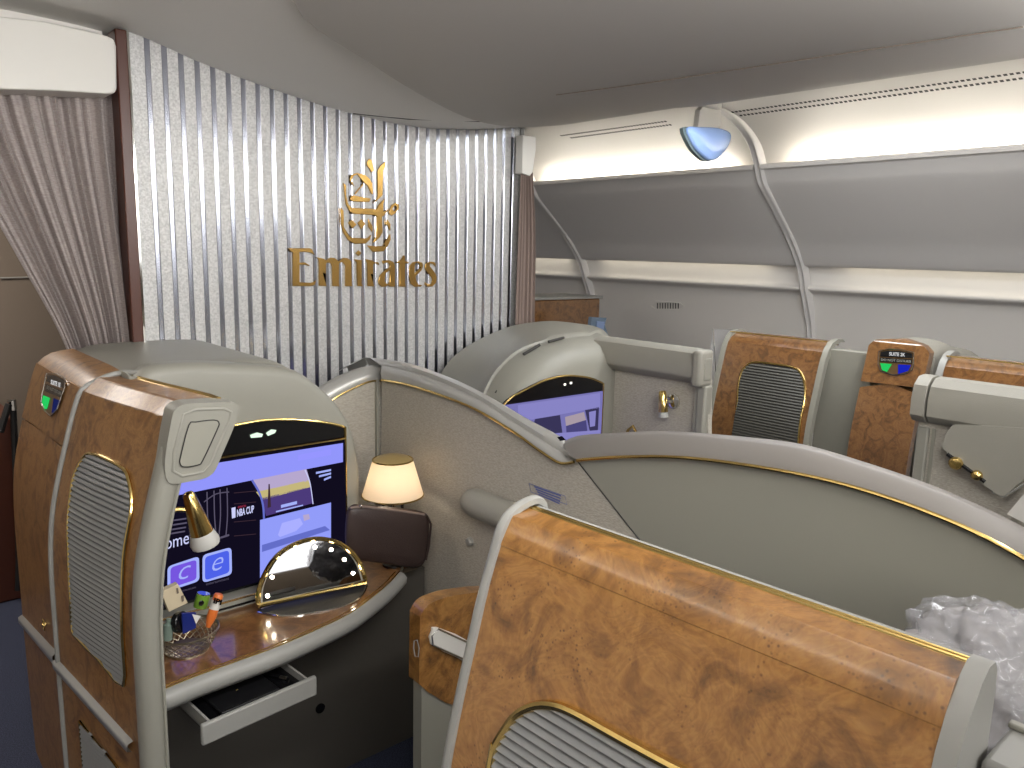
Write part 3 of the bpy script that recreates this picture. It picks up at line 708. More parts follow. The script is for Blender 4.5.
# drawer
FLp = on(2, .60, (202, 727)); FRp = on(2, .60, (317, 677)); DR = (FRp-FLp); DRn = DR.normalized(); DB = Vector((-DRn.y, DRn.x, 0))
dr = MB().obox(FLp-Vector((0,0,.052)), DR, DB*.014, (0, 0, .054)).build('drawer', M['lgrey'], SE, bev=.004)
t_ = MB(); w = DR.length
o0 = FLp+DRn*.02+DB*.012-Vector((0,0,.034))
t_.obox(o0, DRn*(w-.04), DB*.22, (0, 0, .004)); t_.obox(o0, DRn*.006, DB*.22, (0, 0, .034)); t_.obox(o0+DRn*(w-.046), DRn*.006, DB*.22, (0, 0, .034))
t_.build('drawer_tray', M['lgrey'], dr)
MB().obox(o0+DRn*.008+Vector((0,0,.005)), DRn*(w-.056), DB*.2, (0, 0, .012)).build('drawer_liner', M['black'], dr)
fo = thing('stationery_folder', 'black leather stationery folder lying in the open drawer', 'folder', o0+DRn*.1+DB*.08)
MB().obox(o0+DRn*.045+DB*.02+Vector((0,0,.018)), DRn*(w*.50), DB*.13, (0, 0, .008)).build('cover', mat('folder black', (22, 22, 24), .35), fo, bev=.002)
MB().obox(o0+DRn*.05+DB*.022+Vector((0,0,.0262)), DRn*(w*.3), DB*.003, (0, 0, .0006)).build('silver_edge', M['chrome'], fo)
MB().ball(o0+DRn*(.05+w*.22)+DB*.09+Vector((0,0,.0265)), .004, 6, (1, 1, .3)).build('gold_emblem', M['gold'], fo)
pn = MB().tube([o0+DRn*(w*.66)+DB*.13+Vector((0,0,.022)), o0+DRn*(w*.78)+DB*.05+Vector((0,0,.022))], .0045, 8).build('ballpoint_pen', M['black'])
tag(pn, 'black and silver pen lying beside the folder in the open drawer', 'pen')
MB().tube([o0+DRn*(w*.745)+DB*.073+Vector((0,0,.022)), o0+DRn*(w*.775)+DB*.053+Vector((0,0,.022))], .0052, 8).build('silver_clip', M['chrome'], pn)
# gold latches
for c in ((46, 624), (140, 748)):
    q = hE(c)
    MB().lathe([(.006, 0), (.0055, .008), (.003, .010)], q+Vector((-.001, 0, 0)), (-1, 0, 0), 14).build('gold_latch', M['gold'], SE)
    MB().tube([q+Vector((-.006, dy, dz)) for dy, dz in ((-.006, .014), (.006, .014), (.009, 0), (.006, -.016), (-.006, -.016), (-.009, 0))], .0022, 6, closed=True).build('gold_latch', M['gold'], SE)
# reading lamp
A = on(1, 1.88, (188, 493)); B = on(1, 1.88, (205, 542)); ax = (B-A); Ln = ax.length
rl = MB().lathe([(.006, -.002), (.011, 0), (.0145, .006), (.022, Ln*.45), (.028, Ln*.8)], A, ax, 24, cap=True).build('reading_lamp', M['gold'], SE)
MB().lathe([(.0275, Ln*.79), (.036, Ln*.98), (.034, Ln*1.06), (.02, Ln*1.11)], A, ax, 24).build('lamp_diffuser', mat('frosted cap', (190, 188, 182), .5), rl)
MB().tube([A+ax*.35, A+ax*.3+Vector((-.03, .01, 0)), A+ax*.3+Vector((-.07, .02, 0))], .007, 8).build('lamp_arm', M['gold'], rl)
# vanity mirror
ML = on(2, .705, (259, 604)); MR = on(2, .705, (366, 582)); md = (MR-ML); mn = md.cross(Vector((0, 0, 1))).normalized()
if mn.y > 0: mn = -mn
mn = (mn+Vector((0, 0, .3))).normalized()
hM = lambda p: onP(mn, ML, p)
arch = [hM(p) for p in ((258, 606), (259, 590), (266, 572), (277, 556), (293, 545), (313, 539), (333, 541), (349, 550), (360, 564), (366, 582))]
arch = smooth(arch, 4)
MBm = MB().prism(arch, -mn*.012).build('vanity_mirror', M['hull'], SE)
MB().tube(arch, .0075, 8, closed=True).build('gold_rim', M['gold'], MBm)
inn = [p.lerp(sum(arch, Vector())/len(arch), .09)+mn*.002 for p in arch]
MB().prism(inn, mn*.001).build('mirror_glass', M['mirror'], MBm)
BUL = emit('vanity bulb', (255, 240, 215), 22)
for (a, b) in ((140, 388), (163, 292), (218, 212), (297, 158), (382, 138), (465, 152), (532, 202), (577, 272)):
    MB().ball(hM((240+a/5.12, 520+b/5.12))+mn*.005, .0055, 8).build('mirror_bulb', BUL, MBm)
rec = [on(2, ZD+.0015, p) for p in ((262, 609), (270, 615), (290, 616), (318, 612), (345, 606), (360, 598), (366, 588), (364, 583), (330, 590))]
MB().prism(smooth(rec, 3, True), (0, 0, .0012)).build('mirror_recess', M['slatd'], MBm)
MB().tube(smooth(rec, 3, True), .0035, 6, closed=True).build('recess_rim', M['chrome'], MBm)

# wire basket with toiletries
bc = Vector((.605, 1.945, ZD))
bk = thing('wire_basket', 'round openwork silver basket of toiletries on the desk behind the wood panel edge', 'basket', bc)
m_ = MB(); R = .078
for k in range(22):
    for s in (1, -1):
        pl = []
        for i in range(7):
            t = i/6; a = 2*math.pi*k/22+s*t*.9; r = lerp(.052, R, t**.7); pl.append(bc+Vector((r*math.cos(a), r*math.sin(a), .004+.05*t)))
        m_.tube(pl, .0013, 4)
SV = mat('dull silver wire', (170, 160, 138), .35, 1); m_.build('lattice', SV, bk)
MB().tube([bc+Vector((R*math.cos(a), R*math.sin(a), .055)) for a in [2*math.pi*i/32 for i in range(32)]], .0032, 6, closed=True).build('rim', SV, bk)
MB().lathe([(.053, 0), (.053, .004)], bc, n=24).build('base', SV, bk)
def at(p, Y): return on(1, Y, p)
# beige box
q = [at(p, 1.985) for p in ((161, 592), (178, 584), (188, 603), (169, 612))]
bx = MB().prism(q, (0, .02, 0)).build('soap_box', mat('cream card', (205, 190, 160), .6), None, bev=.001); tag(bx, 'cream card box leaning in the wire basket', 'box')
decal(lambda p: on(1, 1.984, p), [(176, 588), (178, 588), (179, 593), (177, 594)], M['brown'], 'printed_mark', bx)
decal(lambda p: on(1, 1.984, p), [(181, 596), (184, 595), (184, 601), (182, 602)], M['brown'], 'printed_mark', bx)
c = at((202, 600), 2.0); j = MB().lathe([(.017, -.02), (.018, -.018), (.018, .012), (.0175, .016)], c, (.3, 0, 1), 20).build('cream_jar', mat('green jar', (110, 148, 50), .3)); tag(j, 'small green lidded jar at the back of the basket', 'jar')
MB().lathe([(.0165, .015), (.0165, .019)], c, (.3, 0, 1), 20).build('lid', M['chrome'], j)
MB().ball(c+Vector((-.008, -.018, 0)), .008, 6, (.9, .2, 1)).build('label_patch', M['black'], j)
a = at((219, 594), 1.93); b = at((208, 627), 1.93); ORG = mat('orange tube', (214, 112, 48), .35)
tb = MB().lathe([(.010, 0), (.0125, .004), (.0125, (b-a).length*.7), (.006, (b-a).length)], a, b-a, 18).build('cream_tube', ORG); tag(tb, 'orange tube with a white label standing upside down in the basket', 'tube')
MB().lathe([(.0129, (b-a).length*.18), (.0129, (b-a).length*.45)], a, b-a, 18, cap=False).build('label', M['white'], tb)
text_px('IPI', lambda p: on(1, 1.915, p), (213, 603), (221, 605.5), (214.5, 597.5), M['black'], 'label_text', tb, bold=.05)
c = at((180, 622), 1.93); tn = MB().lathe([(.026, -.008), (.027, -.006), (.027, .006), (.025, .008)], c, (.75, -1, .2), 26).build('round_tin', M['black']); tag(tn, 'round black tin standing on edge in the basket', 'tin')
q = [at(p, 1.915) for p in ((182, 614), (196, 613), (196, 628), (183, 634))]
pk = MB().prism(q, (0, .008, 0)).build('sachet', mat('blue foil', (28, 40, 110), .3)); tag(pk, 'blue foil sachet in front of the black tin', 'sachet')
MB().face([at(p, 1.913) for p in ((192, 614), (201, 616), (196, 624))]).build('white_corner', M['white'], pk)
c = at((168, 630), 1.93); gb = MB().lathe([(.012, -.025), (.012, .015), (.006, .02), (.006, .03)], c, (.1, 0, 1), 14).build('glass_bottle', mat('green glass', (110, 125, 115), .1)); tag(gb, 'small pale glass bottle at the left of the basket', 'bottle')

# table lamp
lx, ly = 1.33, 2.085
q1 = on(1, ly, (364, 492)); q2 = on(1, ly, (420, 500)); q3 = on(1, ly, (374, 456)); q4 = on(1, ly, (410, 461))
cx = (q1.x+q2.x)/2; zb_ = (q1.z+q2.z)/2+.005; zt_ = (q3.z+q4.z)/2-.004; rb = (q2.x-q1.x)/2*.93; rt_ = (q4.x-q3.x)/2*.95
tl = thing('table_lamp', 'small lit lamp with cream tapered shade behind the brown bag', 'lamp', (cx, ly, ZD))
SH = bpy.data.materials.new('lamp shade'); SH.use_nodes = True; nt = SH.node_tree; nt.nodes.remove(nt.nodes['Principled BSDF'])
d_ = nt.nodes.new('ShaderNodeBsdfDiffuse'); t2 = nt.nodes.new('ShaderNodeBsdfTranslucent'); mx = nt.nodes.new('ShaderNodeMixShader'); mx.inputs[0].default_value = .6
d_.inputs[0].default_value = lin((240, 226, 205)); t2.inputs[0].default_value = lin((250, 232, 205))
nt.links.new(d_.outputs[0], mx.inputs[1]); nt.links.new(t2.outputs[0], mx.inputs[2]); nt.links.new(mx.outputs[0], nt.nodes['Material Output'].inputs[0])
MB().lathe([(rb, zb_), (rt_, zt_)], (cx, ly, 0), n=48, cap=False).build('lamp_shade', SH, tl)
MB().tube([Vector((cx+rb*math.cos(a), ly+rb*math.sin(a), zb_)) for a in [2*math.pi*i/40 for i in range(40)]], .003, 6, closed=True).build('shade_rim', M['gold'], tl)
MB().tube([Vector((cx+rt_*math.cos(a), ly+rt_*math.sin(a), zt_)) for a in [2*math.pi*i/40 for i in range(40)]], .003, 6, closed=True).build('shade_rim', M['gold'], tl)
MB().lathe([(rt_*.98, zt_-.002), (rt_*.8, zt_+.008), (rt_*.3, zt_+.014), (.004, zt_+.015)], (cx, ly, 0), n=40).build('shade_cap', mat('brass cap', (190, 165, 110), .35, .5), tl)
MB().lathe([(.035, ZD), (.035, ZD+.008), (.008, ZD+.015), (.006, zb_+.04)], (cx, ly, 0), n=20).build('lamp_stem', M['black'], tl)
for dx in (-.045, .03): MB().tube([(cx+dx*.3, ly-.01, zb_-.12), (cx+dx, ly-.01, zb_-.05), (cx+dx, ly-.01, zb_+.02)], .005, 8).build('lamp_bracket', M['black'], tl)
pl_ = bpy.data.lights.new('lamp_bulb', 'POINT'); pl_.energy = .25; pl_.color = (1, .84, .64); pl_.shadow_soft_size = .015
po = bpy.data.objects.new('lamp_bulb', pl_); COL.objects.link(po); po.location = (cx, ly, zb_+.04)

# handbag leaning on the desk
hb = thing('handbag', 'flat dark brown leather bag standing on the desk in front of the lamp', 'bag', (1.27, 1.98, ZD))
bo = [(347, 512), (352, 505), (362, 504.5), (400, 508), (420, 511), (428, 516), (428.5, 530), (427, 550), (425, 564), (421, 570), (414, 573), (398, 571), (380, 568), (354, 564), (347, 556), (345, 535)]
bq = [on(1, 2.03, (p[0], p[1]-(5 if p[1] > 550 else 0))) for p in bo]; bq = smooth(bq, 3, True); cb = sum(bq, Vector())/len(bq)
rows = [[cb]*len(bq)]+[[Vector((lerp(cb.x, p.x, s), 2.03+dy*.7, lerp(cb.z, p.z, s))) for p in bq] for s, dy in ((.5, -.032), (.85, -.026), (.97, -.014), (1, 0), (.97, .014), (.85, .024), (.5, .03))]+[[cb+Vector((0, .022, 0))]*len(bq)]
rows[0] = [cb+Vector((0, -.0235, 0))]*len(bq)
MB().grid(rows, closed_u=True).build('bag_body', M['bag'], hb, ang=80)
MB().tube([on(1, 2.018, p) for p in ((350, 508), (362, 506.5), (400, 511), (424, 514.5))], .0045, 6).build('zip', mat('zip tape', (120, 105, 98), .5), hb)
MB().tube([on(1, 2.015, p) for p in ((427, 516), (431, 524), (429, 545), (426, 560))], .004, 6).build('strap', M['bag'], hb)
MB().ball(on(1, 2.012, (361, 506)), .005, 8).build('zip_pull', M['chrome'], hb)

# =====================================================================================
#  DIVIDER between the two centre suites
# =====================================================================================
DV = thing('suite_divider', 'arched grey divider with gold piping between the two centre suites', 'divider', (1.5, 1.2, 0))
def crv(px, X, n=60, sm=4): return resample(smooth([on(0, X, p) for p in px], sm), n)
goldA = [(382, 380), (405, 384), (437.5, 394), (475, 409), (512.5, 431), (537.5, 449), (557, 461.7), (566, 463.5), (574, 462)]
midA = [(382, 365.5), (412, 372.5), (450, 387.5), (480, 402.5), (507.5, 421), (537.5, 440), (556, 452.5), (566, 459), (573, 461)]
mid2A = [(375, 361), (412, 367.5), (450, 381.5), (480, 396), (507.5, 413.5), (537.5, 432), (560, 446), (570, 454), (575, 460)]
topA = [(347, 367), (356, 361), (365, 357.5), (382, 359), (412, 364), (450, 377.5), (475, 389), (500, 402.5), (525, 417.5), (556, 434), (568, 443), (576, 456)]
G1 = crv(goldA, 1.462); M1 = crv(midA, 1.472); M2 = crv(mid2A, 1.49); T1 = crv(topA[2:], 1.53)
B1 = [Vector((1.545, p.y, p.z-.03)) for p in T1]
B2 = [Vector((1.545, p.y, p.z-.09)) for p in T1]
# small valley between the ridges
V1 = [a.lerp(b, .55)+Vector((.008, 0, -.009)) for a, b in zip(M1, M2)]
MB().grid([[p+Vector((.02, 0, -.002)) for p in G1], G1, [a.lerp(b, .5)+Vector((-.006, 0, .0)) for a, b in zip(G1, M1)], M1, V1, M2, [a.lerp(b, .5)+Vector((0, 0, .006)) for a, b in zip(M2, T1)], T1, B1, B2]).build('front_rail', M['rail'], DV, ang=70)
MB().tube(G1, .0042, 8).build('gold_piping', M['gold'], DV)
te = crv(topA[:3], 1.53, 12); MB().grid([[p+Vector((-.05, 0, -.02)) for p in te], te, [p+Vector((.012, 0, -.03)) for p in te]]).build('rail_tail', M['rail'], DV)
goldB = [(577, 460.5), (590, 459), (628, 456.8), (687, 458), (764, 468), (832, 481.6), (900, 502), (968, 529), (1024, 558.6), (1090, 600)]
topB = [(562, 442), (574, 437), (588, 434.5), (640, 431.5), (680, 431.6), (747, 437), (804, 444.5), (868, 463), (932, 485), (982, 506.5), (1024, 527), (1090, 566)]
G2 = crv(goldB, 1.462, 80); T2 = crv(topB, 1.525, 80)
G2 = resample(G2+[Vector((1.462, .05, G2[-1].z-.075)), Vector((1.462, -.2, G2[-1].z-.20))], 100); T2 = resample(T2+[Vector((1.525, .05, T2[-1].z-.075)), Vector((1.525, -.2, T2[-1].z-.20))], 100)
mA = [a.lerp(b, .35)+Vector((-.016, 0, .004)) for a, b in zip(G2, T2)]; mBq = [a.lerp(b, .75)+Vector((-.010, 0, .006)) for a, b in zip(G2, T2)]
MB().grid([[p+Vector((.03, 0, -.002)) for p in G2], G2, mA, mBq, T2, [p+Vector((.02, 0, -.02)) for p in T2], [p+Vector((.02, 0, -.09)) for p in T2]]).build('rear_rail', M['rail2'], DV, ang=70)
MB().tube(G2, .0045, 8).build('gold_piping', M['gold'], DV)
XP = 1.475
j0 = on(0, XP, (577, 461)); j1 = on(0, XP, (640, 541)); dj = (j1-j0)/(j1.y-j0.y)
jf = j0+dj*((.55-j0.y))
gA = [on(0, XP, p) for p in goldA[:-2]]
MB().prism([Vector((XP, 2.44, 0))]+[Vector((XP, p.y, p.z+.01)) for p in gA]+[j0, jf, Vector((XP, jf.y, 0))], (.05, 0, 0)).build('woven_panel', M['weave'], DV)
gB = [on(0, XP, p) for p in goldB]
jg = lambda p: p+Vector((0, -.004, 0))
MB().prism([Vector((XP, p.y, p.z+.01)) for p in gB]+[Vector((XP, .05, gB[-1].z-.068)), Vector((XP, -.2, gB[-1].z-.19)), Vector((XP, -.2, 0)), Vector((XP, jf.y-.004, 0)), jg(jf), jg(j0)], (.05, 0, 0)).build('smooth_panel', M['panel'], DV)
MB().tube([j0+Vector((0, -.002, 0)), jf], .002, 5).build('panel_seam', M['dark'], DV)
# return panel toward the bulkhead side
gR = [on(1, 2.44, p) for p in ((324, 405), (335, 397), (350, 389), (367.5, 381.5), (382, 380))]
MB().prism([Vector((p.x, 2.44, p.z)) for p in gR]+[Vector((1.50, 2.44, .1)), Vector((1.235, 2.44, .1))], (0, .03, 0)).build('return_panel', M['weave'], DV)
tR = [on(1, 2.47, p) for p in ((312, 393), (320, 386), (337.5, 376), (355, 369), (370, 365.5), (383, 365))]
gR2 = resample(smooth([p+Vector((0, -.008, 0)) for p in gR], 4), 30); tR2 = resample(smooth(tR, 4), 30)
MB().grid([gR2, [a.lerp(b, .4)+Vector((0, -.02, .0)) for a, b in zip(gR2, tR2)], [a.lerp(b, .8)+Vector((0, -.012, .004)) for a, b in zip(gR2, tR2)], tR2, [p+Vector((0, .03, -.02)) for p in tR2], [p+Vector((0, .03, -.08)) for p in tR2]]).build('return_rail', M['rail'], DV, ang=70)
MB().tube(gR2, .0038, 8).build('gold_piping', M['gold'], DV)
MB().box(1.468, 1.478, 2.425, 2.445, .1, gA[0].z).build('corner_strip', M['panel'], DV)
# slot in the rail end
decal(lambda p: on(0, 1.485, p), [(557, 437), (562, 436), (566, 440), (560, 441)], M['black'], 'rail_slot', DV, .012)
# padded armrest pod, knob and placard
pa = [on(0, 1.45, p) for p in ((466, 497), (474, 502), (490, 509), (515, 519), (545, 533), (575, 546), (600, 556))]
MB().tube(smooth(pa, 3), [.004, .022, .034, .042]+[.047]*20, 16).build('padded_armrest', M['leath'], DV, ang=80) if False else None
sp = smooth(pa, 4); rr_ = []
for i in range(len(sp)): t = i/(len(sp)-1); rr_.append(.046*math.sqrt(max(0.02, 1-(1-min(1, t/.22))**2)))
MB().tube(sp, rr_, 18).build('padded_armrest', M['leath'], DV, ang=80)
kq = on(0, XP, (471, 541)); MB().lathe([(.014, 0), (.014, .012), (.010, .016), (.004, .016)], kq, (-1, 0, 0), 20).build('coat_knob', M['lgrey'], DV)
pc = [(529, 483.5), (565, 496), (567, 504.5), (531, 492)]
hP = lambda p: on(0, XP-.001, p)
plc = MB().tube([hP(p) for p in pc], .0009, 4, closed=True).build('placard', mat('placard blue', (90, 100, 150), .5), DV)
for i in range(4):
    a = (534+i*1.5, 485.8+i*2.6); decal(hP, [a, (561-i*.5, a[1]+9.3), (561.4-i*.5, a[1]+10.9), (a[0]+.3, a[1]+1.6)], bpy.data.materials['placard blue'], 'printed_line', plc, .001)

# side console between seat and divider (burl end)
sc_ = thing('side_console', 'low rounded burl wood console with a grey grab bar beside the divider', 'console', (1.35, 1.6, 0))
pe = [(414, 612), (421, 601), (435, 594), (452, 590), (475, 587), (475, 720), (440, 700), (422, 686), (414, 680)]
Yc = 1.60
pf = [on(1, Yc, (p.x, p.y)) for p in smooth([(a+6, b+5, 0) for a, b in pe[:5]], 4)]+[on(1, Yc, p) for p in ((490, 592), (490, 715), (446, 703), (428, 692), (419, 684))]
pf = [Vector((min(p.x, 1.47), p.y, p.z)) for p in pf]
MB().prism(pf, (0, .05, 0)).build('console_body', M['wood'], sc_, bev=.012, seg=3)
zl = min(p.z for p in pf); MB().box(pf[-1].x+.012, 1.47, Yc+.005, Yc+.045, 0, pf[-1].z+.0).build('console_base', M['panel'], sc_)
q = [on(1, Yc-.012, p) for p in ((433, 632), (438, 628), (475, 645), (475, 666), (458, 658), (432, 645))]
MB().prism(smooth(q, 2, True), (0, .012, 0)).build('grab_bar', M['white'], sc_, bev=.003)
MB().tube([on(1, Yc-.012, p) for p in ((475, 646), (438, 629), (432, 636), (433, 645), (475, 664))], .003, 6).build('bar_rim', M['chrome'], sc_)
MB().tube([on(1, Yc-.004, p) for p in ((414, 641), (417, 640), (419, 648), (418, 657), (415, 656), (413.5, 648))], .0018, 5, closed=True).build('switch_ring', M['lgrey'], sc_)

# =====================================================================================
#  SLIDING DOOR in the foreground
# =====================================================================================
DO = thing('sliding_door', 'large glossy burl wood sliding door panel with gold louvre frame in the foreground', 'door', (.65, .5, 0))
Y0, Y1 = .205, .757
region(PD, rect(Y0, Y1, 0, 1.331), 0, -.03, 50, 12).build('door_panel', M['wood'], DO)
rows = []
YD = [lerp(Y0, Y1, i/12) for i in range(13)]
for dx, z in ((.0965, 1.328), (.0990, 1.334), (.1155, 1.3625), (.1180, 1.3650), (.150, 1.3685)):
    rows.append([Vector((aD(Y)+dx, Y, z)) for Y in YD])
MB().shell(rows, [[p+Vector((.01, 0, -.02)) for p in r] for r in rows]).build('door_ledge', M['wood'], DO, ang=16)
for dx, z, r in ((.1520, 1.3682, .0024), (.1590, 1.3682, .0024)):
    MB().tube([Vector((aD(Y)+dx, Y, z)) for Y in YD], r, 8).build('gold_edge', M['gold'], DO)
MB().shell([[Vector((aD(Y)+.10, Y, z)) for Y in (Y0, Y1)] for z in (0, 1.33)], [[Vector((aD(Y)+.15, Y, z)) for Y in (Y0, Y1)] for z in (0, 1.345)]).build('door_core', M['lgrey'], DO)
MB().grid([[Vector((aD(Y)+dx, Y, z)) for Y in YD] for dx, z in ((.162, 1.367), (.168, 1.369), (.176, 1.364), (.18, 1.30), (.18, 0))]).build('inner_skin', M['lgrey'], DO)
# frame ribbon round the front edge
fp = [(bz(z), z) for z in [i*.05 for i in range(26)]]+[(.094, 1.318), (.103, 1.345), (.116, 1.362), (.135, 1.372), (.158, 1.377), (.172, 1.374), (.181, 1.36), (.182, 1.3)]
fp = [(p.x, p.y) for p in smooth([(a, b, 0) for a, b in fp], 3)]
def ribbon(y, w_, name, out=.006, a=aD):
    rws = []
    for dy, do in ((-w_, -.004), (-w_, out*.7), (-w_*.6, out), (0, out), (w_*.4, out*.6), (w_*.5, -.012)):
        rw = []
        for i, (b, z) in enumerate(fp):
            p0 = fp[max(i-1, 0)]; p1 = fp[min(i+1, len(fp)-1)]; tx, tz = p1[0]-p0[0], p1[1]-p0[1]; l = math.hypot(tx, tz); nx, nz = -tz/l, tx/l
            rw.append(Vector((a(y)+b+nx*do, y+dy, z+nz*do)))
        rws.append(rw)
    rws.append(rws[0])
    MB().grid(rws).build(name, M['lgrey'], DO, ang=60)
ribbon(.765, .011, 'front_frame')
# rear end post
pz = [(bz(z)-.008, z) for z in [i*.1 for i in range(13)]]+[(.075, 1.26), (.088, 1.31), (.103, 1.34), (.125, 1.366), (.140, 1.376), (.155, 1.376), (.163, 1.366), (.166, 1.345), (.166, 1.25), (.166, 0)]
pq = [Vector((aD(.2)+a, .205, b)) for a, b in pz]
MB().prism(pq, (0, -.018, 0)).build('end_post', M['lgrey'], DO, bev=.006, seg=3)
PD2 = lambda Y, z, off=0: PD(Y, z, off+.001)
ld = uv(PD2, [(491.6, 768), (495.7, 748.7), (506.6, 729.5), (520, 713), (539.5, 704.5), (558.6, 705.5), (577.7, 713), (605, 728), (632, 743), (673, 765)], lo=.2, hi=2.5)
dz = (ld[-1][1]-ld[-2][1])/(ld[-1][0]-ld[-2][0])
ld = ld+[(.30, ld[-1][1]+dz*(.30-ld[-1][0])), (.275, ld[-1][1]-.04), (.275, .70), (.30, .66), (.66, .66), (ld[0][0], .72)]
ld = [(p.x, p.y) for p in smooth([(a, b, 0) for a, b in ld], 3, True)]
louvre(PD2, ld, DO, .0115, .001, .0062)

# wall behind the door on the right, with the wrapped duvet on the seat
rw = thing('suite_rear_wall', 'grey suite wall section at the bottom right corner behind the door post', 'wall', (.72, 0, 0))
MB().box(.72, .80, -.5, .184, 0, 1.292).build('wall_panel', M['lgrey'], rw, bev=.006)
MB().box(.79, .80, -.5, .184, 1.292, 1.298).build('wall_edge', M['panel'], rw, bev=.002)
def blob(c, r, sc, amp, fr, seed, n=3):
    bm = bmesh.new(); bmesh.ops.create_icosphere(bm, subdivisions=5, radius=1)
    vs_ = []
    for v in bm.verts:
        p = v.co.normalized(); q = p*fr+Vector((seed, 0, 0))
        d = 1+amp*noise.noise(q)+amp*.9*abs(noise.noise(q*2.3))-amp*.5*abs(noise.noise(q*5))
        vs_.append(Vector(c)+Vector((p.x*sc[0], p.y*sc[1], p.z*sc[2]))*r*d)
    fs = [tuple(v.index for v in f.verts) for f in bm.faces]; bm.free(); return vs_, fs
pb = on(2, 1.12, (985, 668))
dvt = thing('wrapped_duvet', 'duvet wrapped in clear crinkled plastic at the lower right edge', 'bedding', pb-Vector((0, 0, .2)))
v_, f_ = blob(pb+Vector((.01, -.02, -.03)), .125, (1, 1.05, .8), .25, 2, 3)
MB().add(v_, f_).build('duvet', mat('duvet fabric', (150, 146, 146), .8), dvt, ang=180)
v_, f_ = blob(pb+Vector((.01, -.02, -.025)), .134, (1.02, 1.08, .86), .20, 2.6, 9)
PL = mat('clear plastic film', (200, 200, 206), .1, **{'Alpha': .3, 'Specular IOR Level': 1.0, 'Coat Weight': 1.0, 'Coat Roughness': .05})
_v = nd(PL, 'ShaderNodeTexVoronoi'); _v.inputs['Scale'].default_value = 38; lk(PL, coords(PL), _v.inputs['Vector']); bump(PL, _v.outputs['Distance'], .012)
MB().add(v_, f_).build('plastic_wrap', PL, dvt, ang=180)
ts = MB()
ts.prism([Vector((.83, -.25, 1.018)), Vector((.83, .12, 1.018)), Vector((1.05, .14, 1.018)), Vector((1.05, -.2, 1.018))], (0, 0, -.016))
tag(ts.build('paper_sheet', M['white']), 'white sheet lying beside the plastic wrapped duvet', 'sheet')
st = thing('armchair', 'pale grey armchair mostly hidden behind the burl wood door', 'armchair', (1.1, .1, 0))
MB().box(.83, 1.44, -.35, .16, .3, 1.0).build('backrest', M['leath'], st, bev=.04, seg=4)
MB().box(.83, 1.44, .0, .62, .05, .45).build('seat_cushion', M['leath'], st, bev=.04, seg=4)

# =====================================================================================
#  RIGHT CENTRE SUITE (behind the divider)
# =====================================================================================
SF = thing('suite_console', 'grey domed suite front wall with lit screen behind the arched divider', 'suite', (2.1, 2.3, 0))
g_ = [(478, 440), (480, 420), (484, 402), (489, 388), (500, 370), (520, 352), (545, 342), (570, 337.5), (592, 335.5)]
gp = [Vector((on(1, 2.30, (478, 440)).x-.02, 2.30, .2))]+[on(1, 2.30, p) for p in g_]+[Vector((2.52, 2.30, 1.365)), Vector((2.53, 2.3, 1.1)), Vector((2.53, 2.3, .2))]
gp = resample(smooth(gp, 4), 90); cenF = Vector((2.2, 2.2, .75))
def insF(r, s, y): return [Vector((lerp(p.x, cenF.x, s), y, lerp(p.z, cenF.z, s))) for p in r]
MB().grid([[Vector((cenF.x, 2.14, cenF.z))]*90, insF(gp, .30, 2.145), insF(gp, .16, 2.148), insF(gp, .10, 2.16), insF(gp, .05, 2.19), insF(gp, .018, 2.24), insF(gp, 0, 2.29), insF(gp, .0, 2.30), insF(gp, .03, 2.305)]).build('screen_surround', M['hull'], SF, ang=60)
q_ = [(424, 470), (428, 430), (436, 402), (450, 375), (465, 356), (490, 340), (520, 327.5), (545, 323), (565, 322), (585, 325), (593, 330)]
qp = [Vector((on(1, 2.7, (424, 470)).x, 2.7, .2))]+[on(1, 2.7, p) for p in q_]+[Vector((2.92, 2.7, 1.25)), Vector((2.92, 2.7, .2))]
qp = resample(smooth(qp, 4), 90)
def mixr(a, b, t, y): return [Vector((lerp(p.x, q.x, t), y, lerp(p.z, q.z, t))) for p, q in zip(a, b)]
go = [Vector((p.x-.004, p.y, p.z+.006)) for p in gp]
MB().grid([insF(go, .03, 2.300), mixr(go, qp, 0, 2.312), mixr(go, qp, .45, 2.40), mixr(go, qp, .75, 2.5), mixr(go, qp, .95, 2.6), mixr(go, qp, 1, 2.7), mixr(go, qp, .985, 2.765)]).build('rear_hull', M['hull'], SF, ang=60)
for a, b in (((522, 354), (538, 344.5)), ((547, 341.5), (562, 337.5)), ((494, 393), (500, 384))):
    MB().tube([on(1, 2.27, a)+Vector((0, -.01, .0)), on(1, 2.27, b)+Vector((0, -.01, .0))], .006, 8).build('vent_slot', M['slatd'], SF)
bF = [on(1, 2.128, p) for p in ((508, 400.5), (520, 392.5), (532.5, 386), (543, 381), (553, 378), (563, 376), (573.6, 375.8), (590, 378), (603.5, 383.5))]
bFf = bF+[Vector((bF[-1].x, 2.128, .72)), Vector((1.62, 2.128, .72)), Vector((1.62, 2.128, .95)), Vector((1.72, 2.128, 1.07))]
MB().prism(bFf, (0, .014, 0)).build('screen_bezel', M['black'], SF)
MB().tube(smooth([Vector((1.62, 2.128, .95)), Vector((1.72, 2.128, 1.07))]+bF, 4)+[Vector((bF[-1].x, 2.128, .72))], .0042, 8).build('gold_bezel_trim', M['gold'], SF)
hF = lambda p: on(1, 2.118, p)
zt2 = on(1, 2.118, (602, 391.5)).z; xr2 = bF[-1].x-.012
SCF = MB().box(1.66, xr2, 2.118, 2.126, .74, zt2).build('screen', emit('screen violet', (126, 122, 186), .9), SF)
em2 = {k: emit('screenf '+k, c, .9) for k, c in (('a', (142, 138, 205)), ('b', (60, 56, 92)), ('c', (175, 160, 172)), ('d', (78, 74, 128)))}
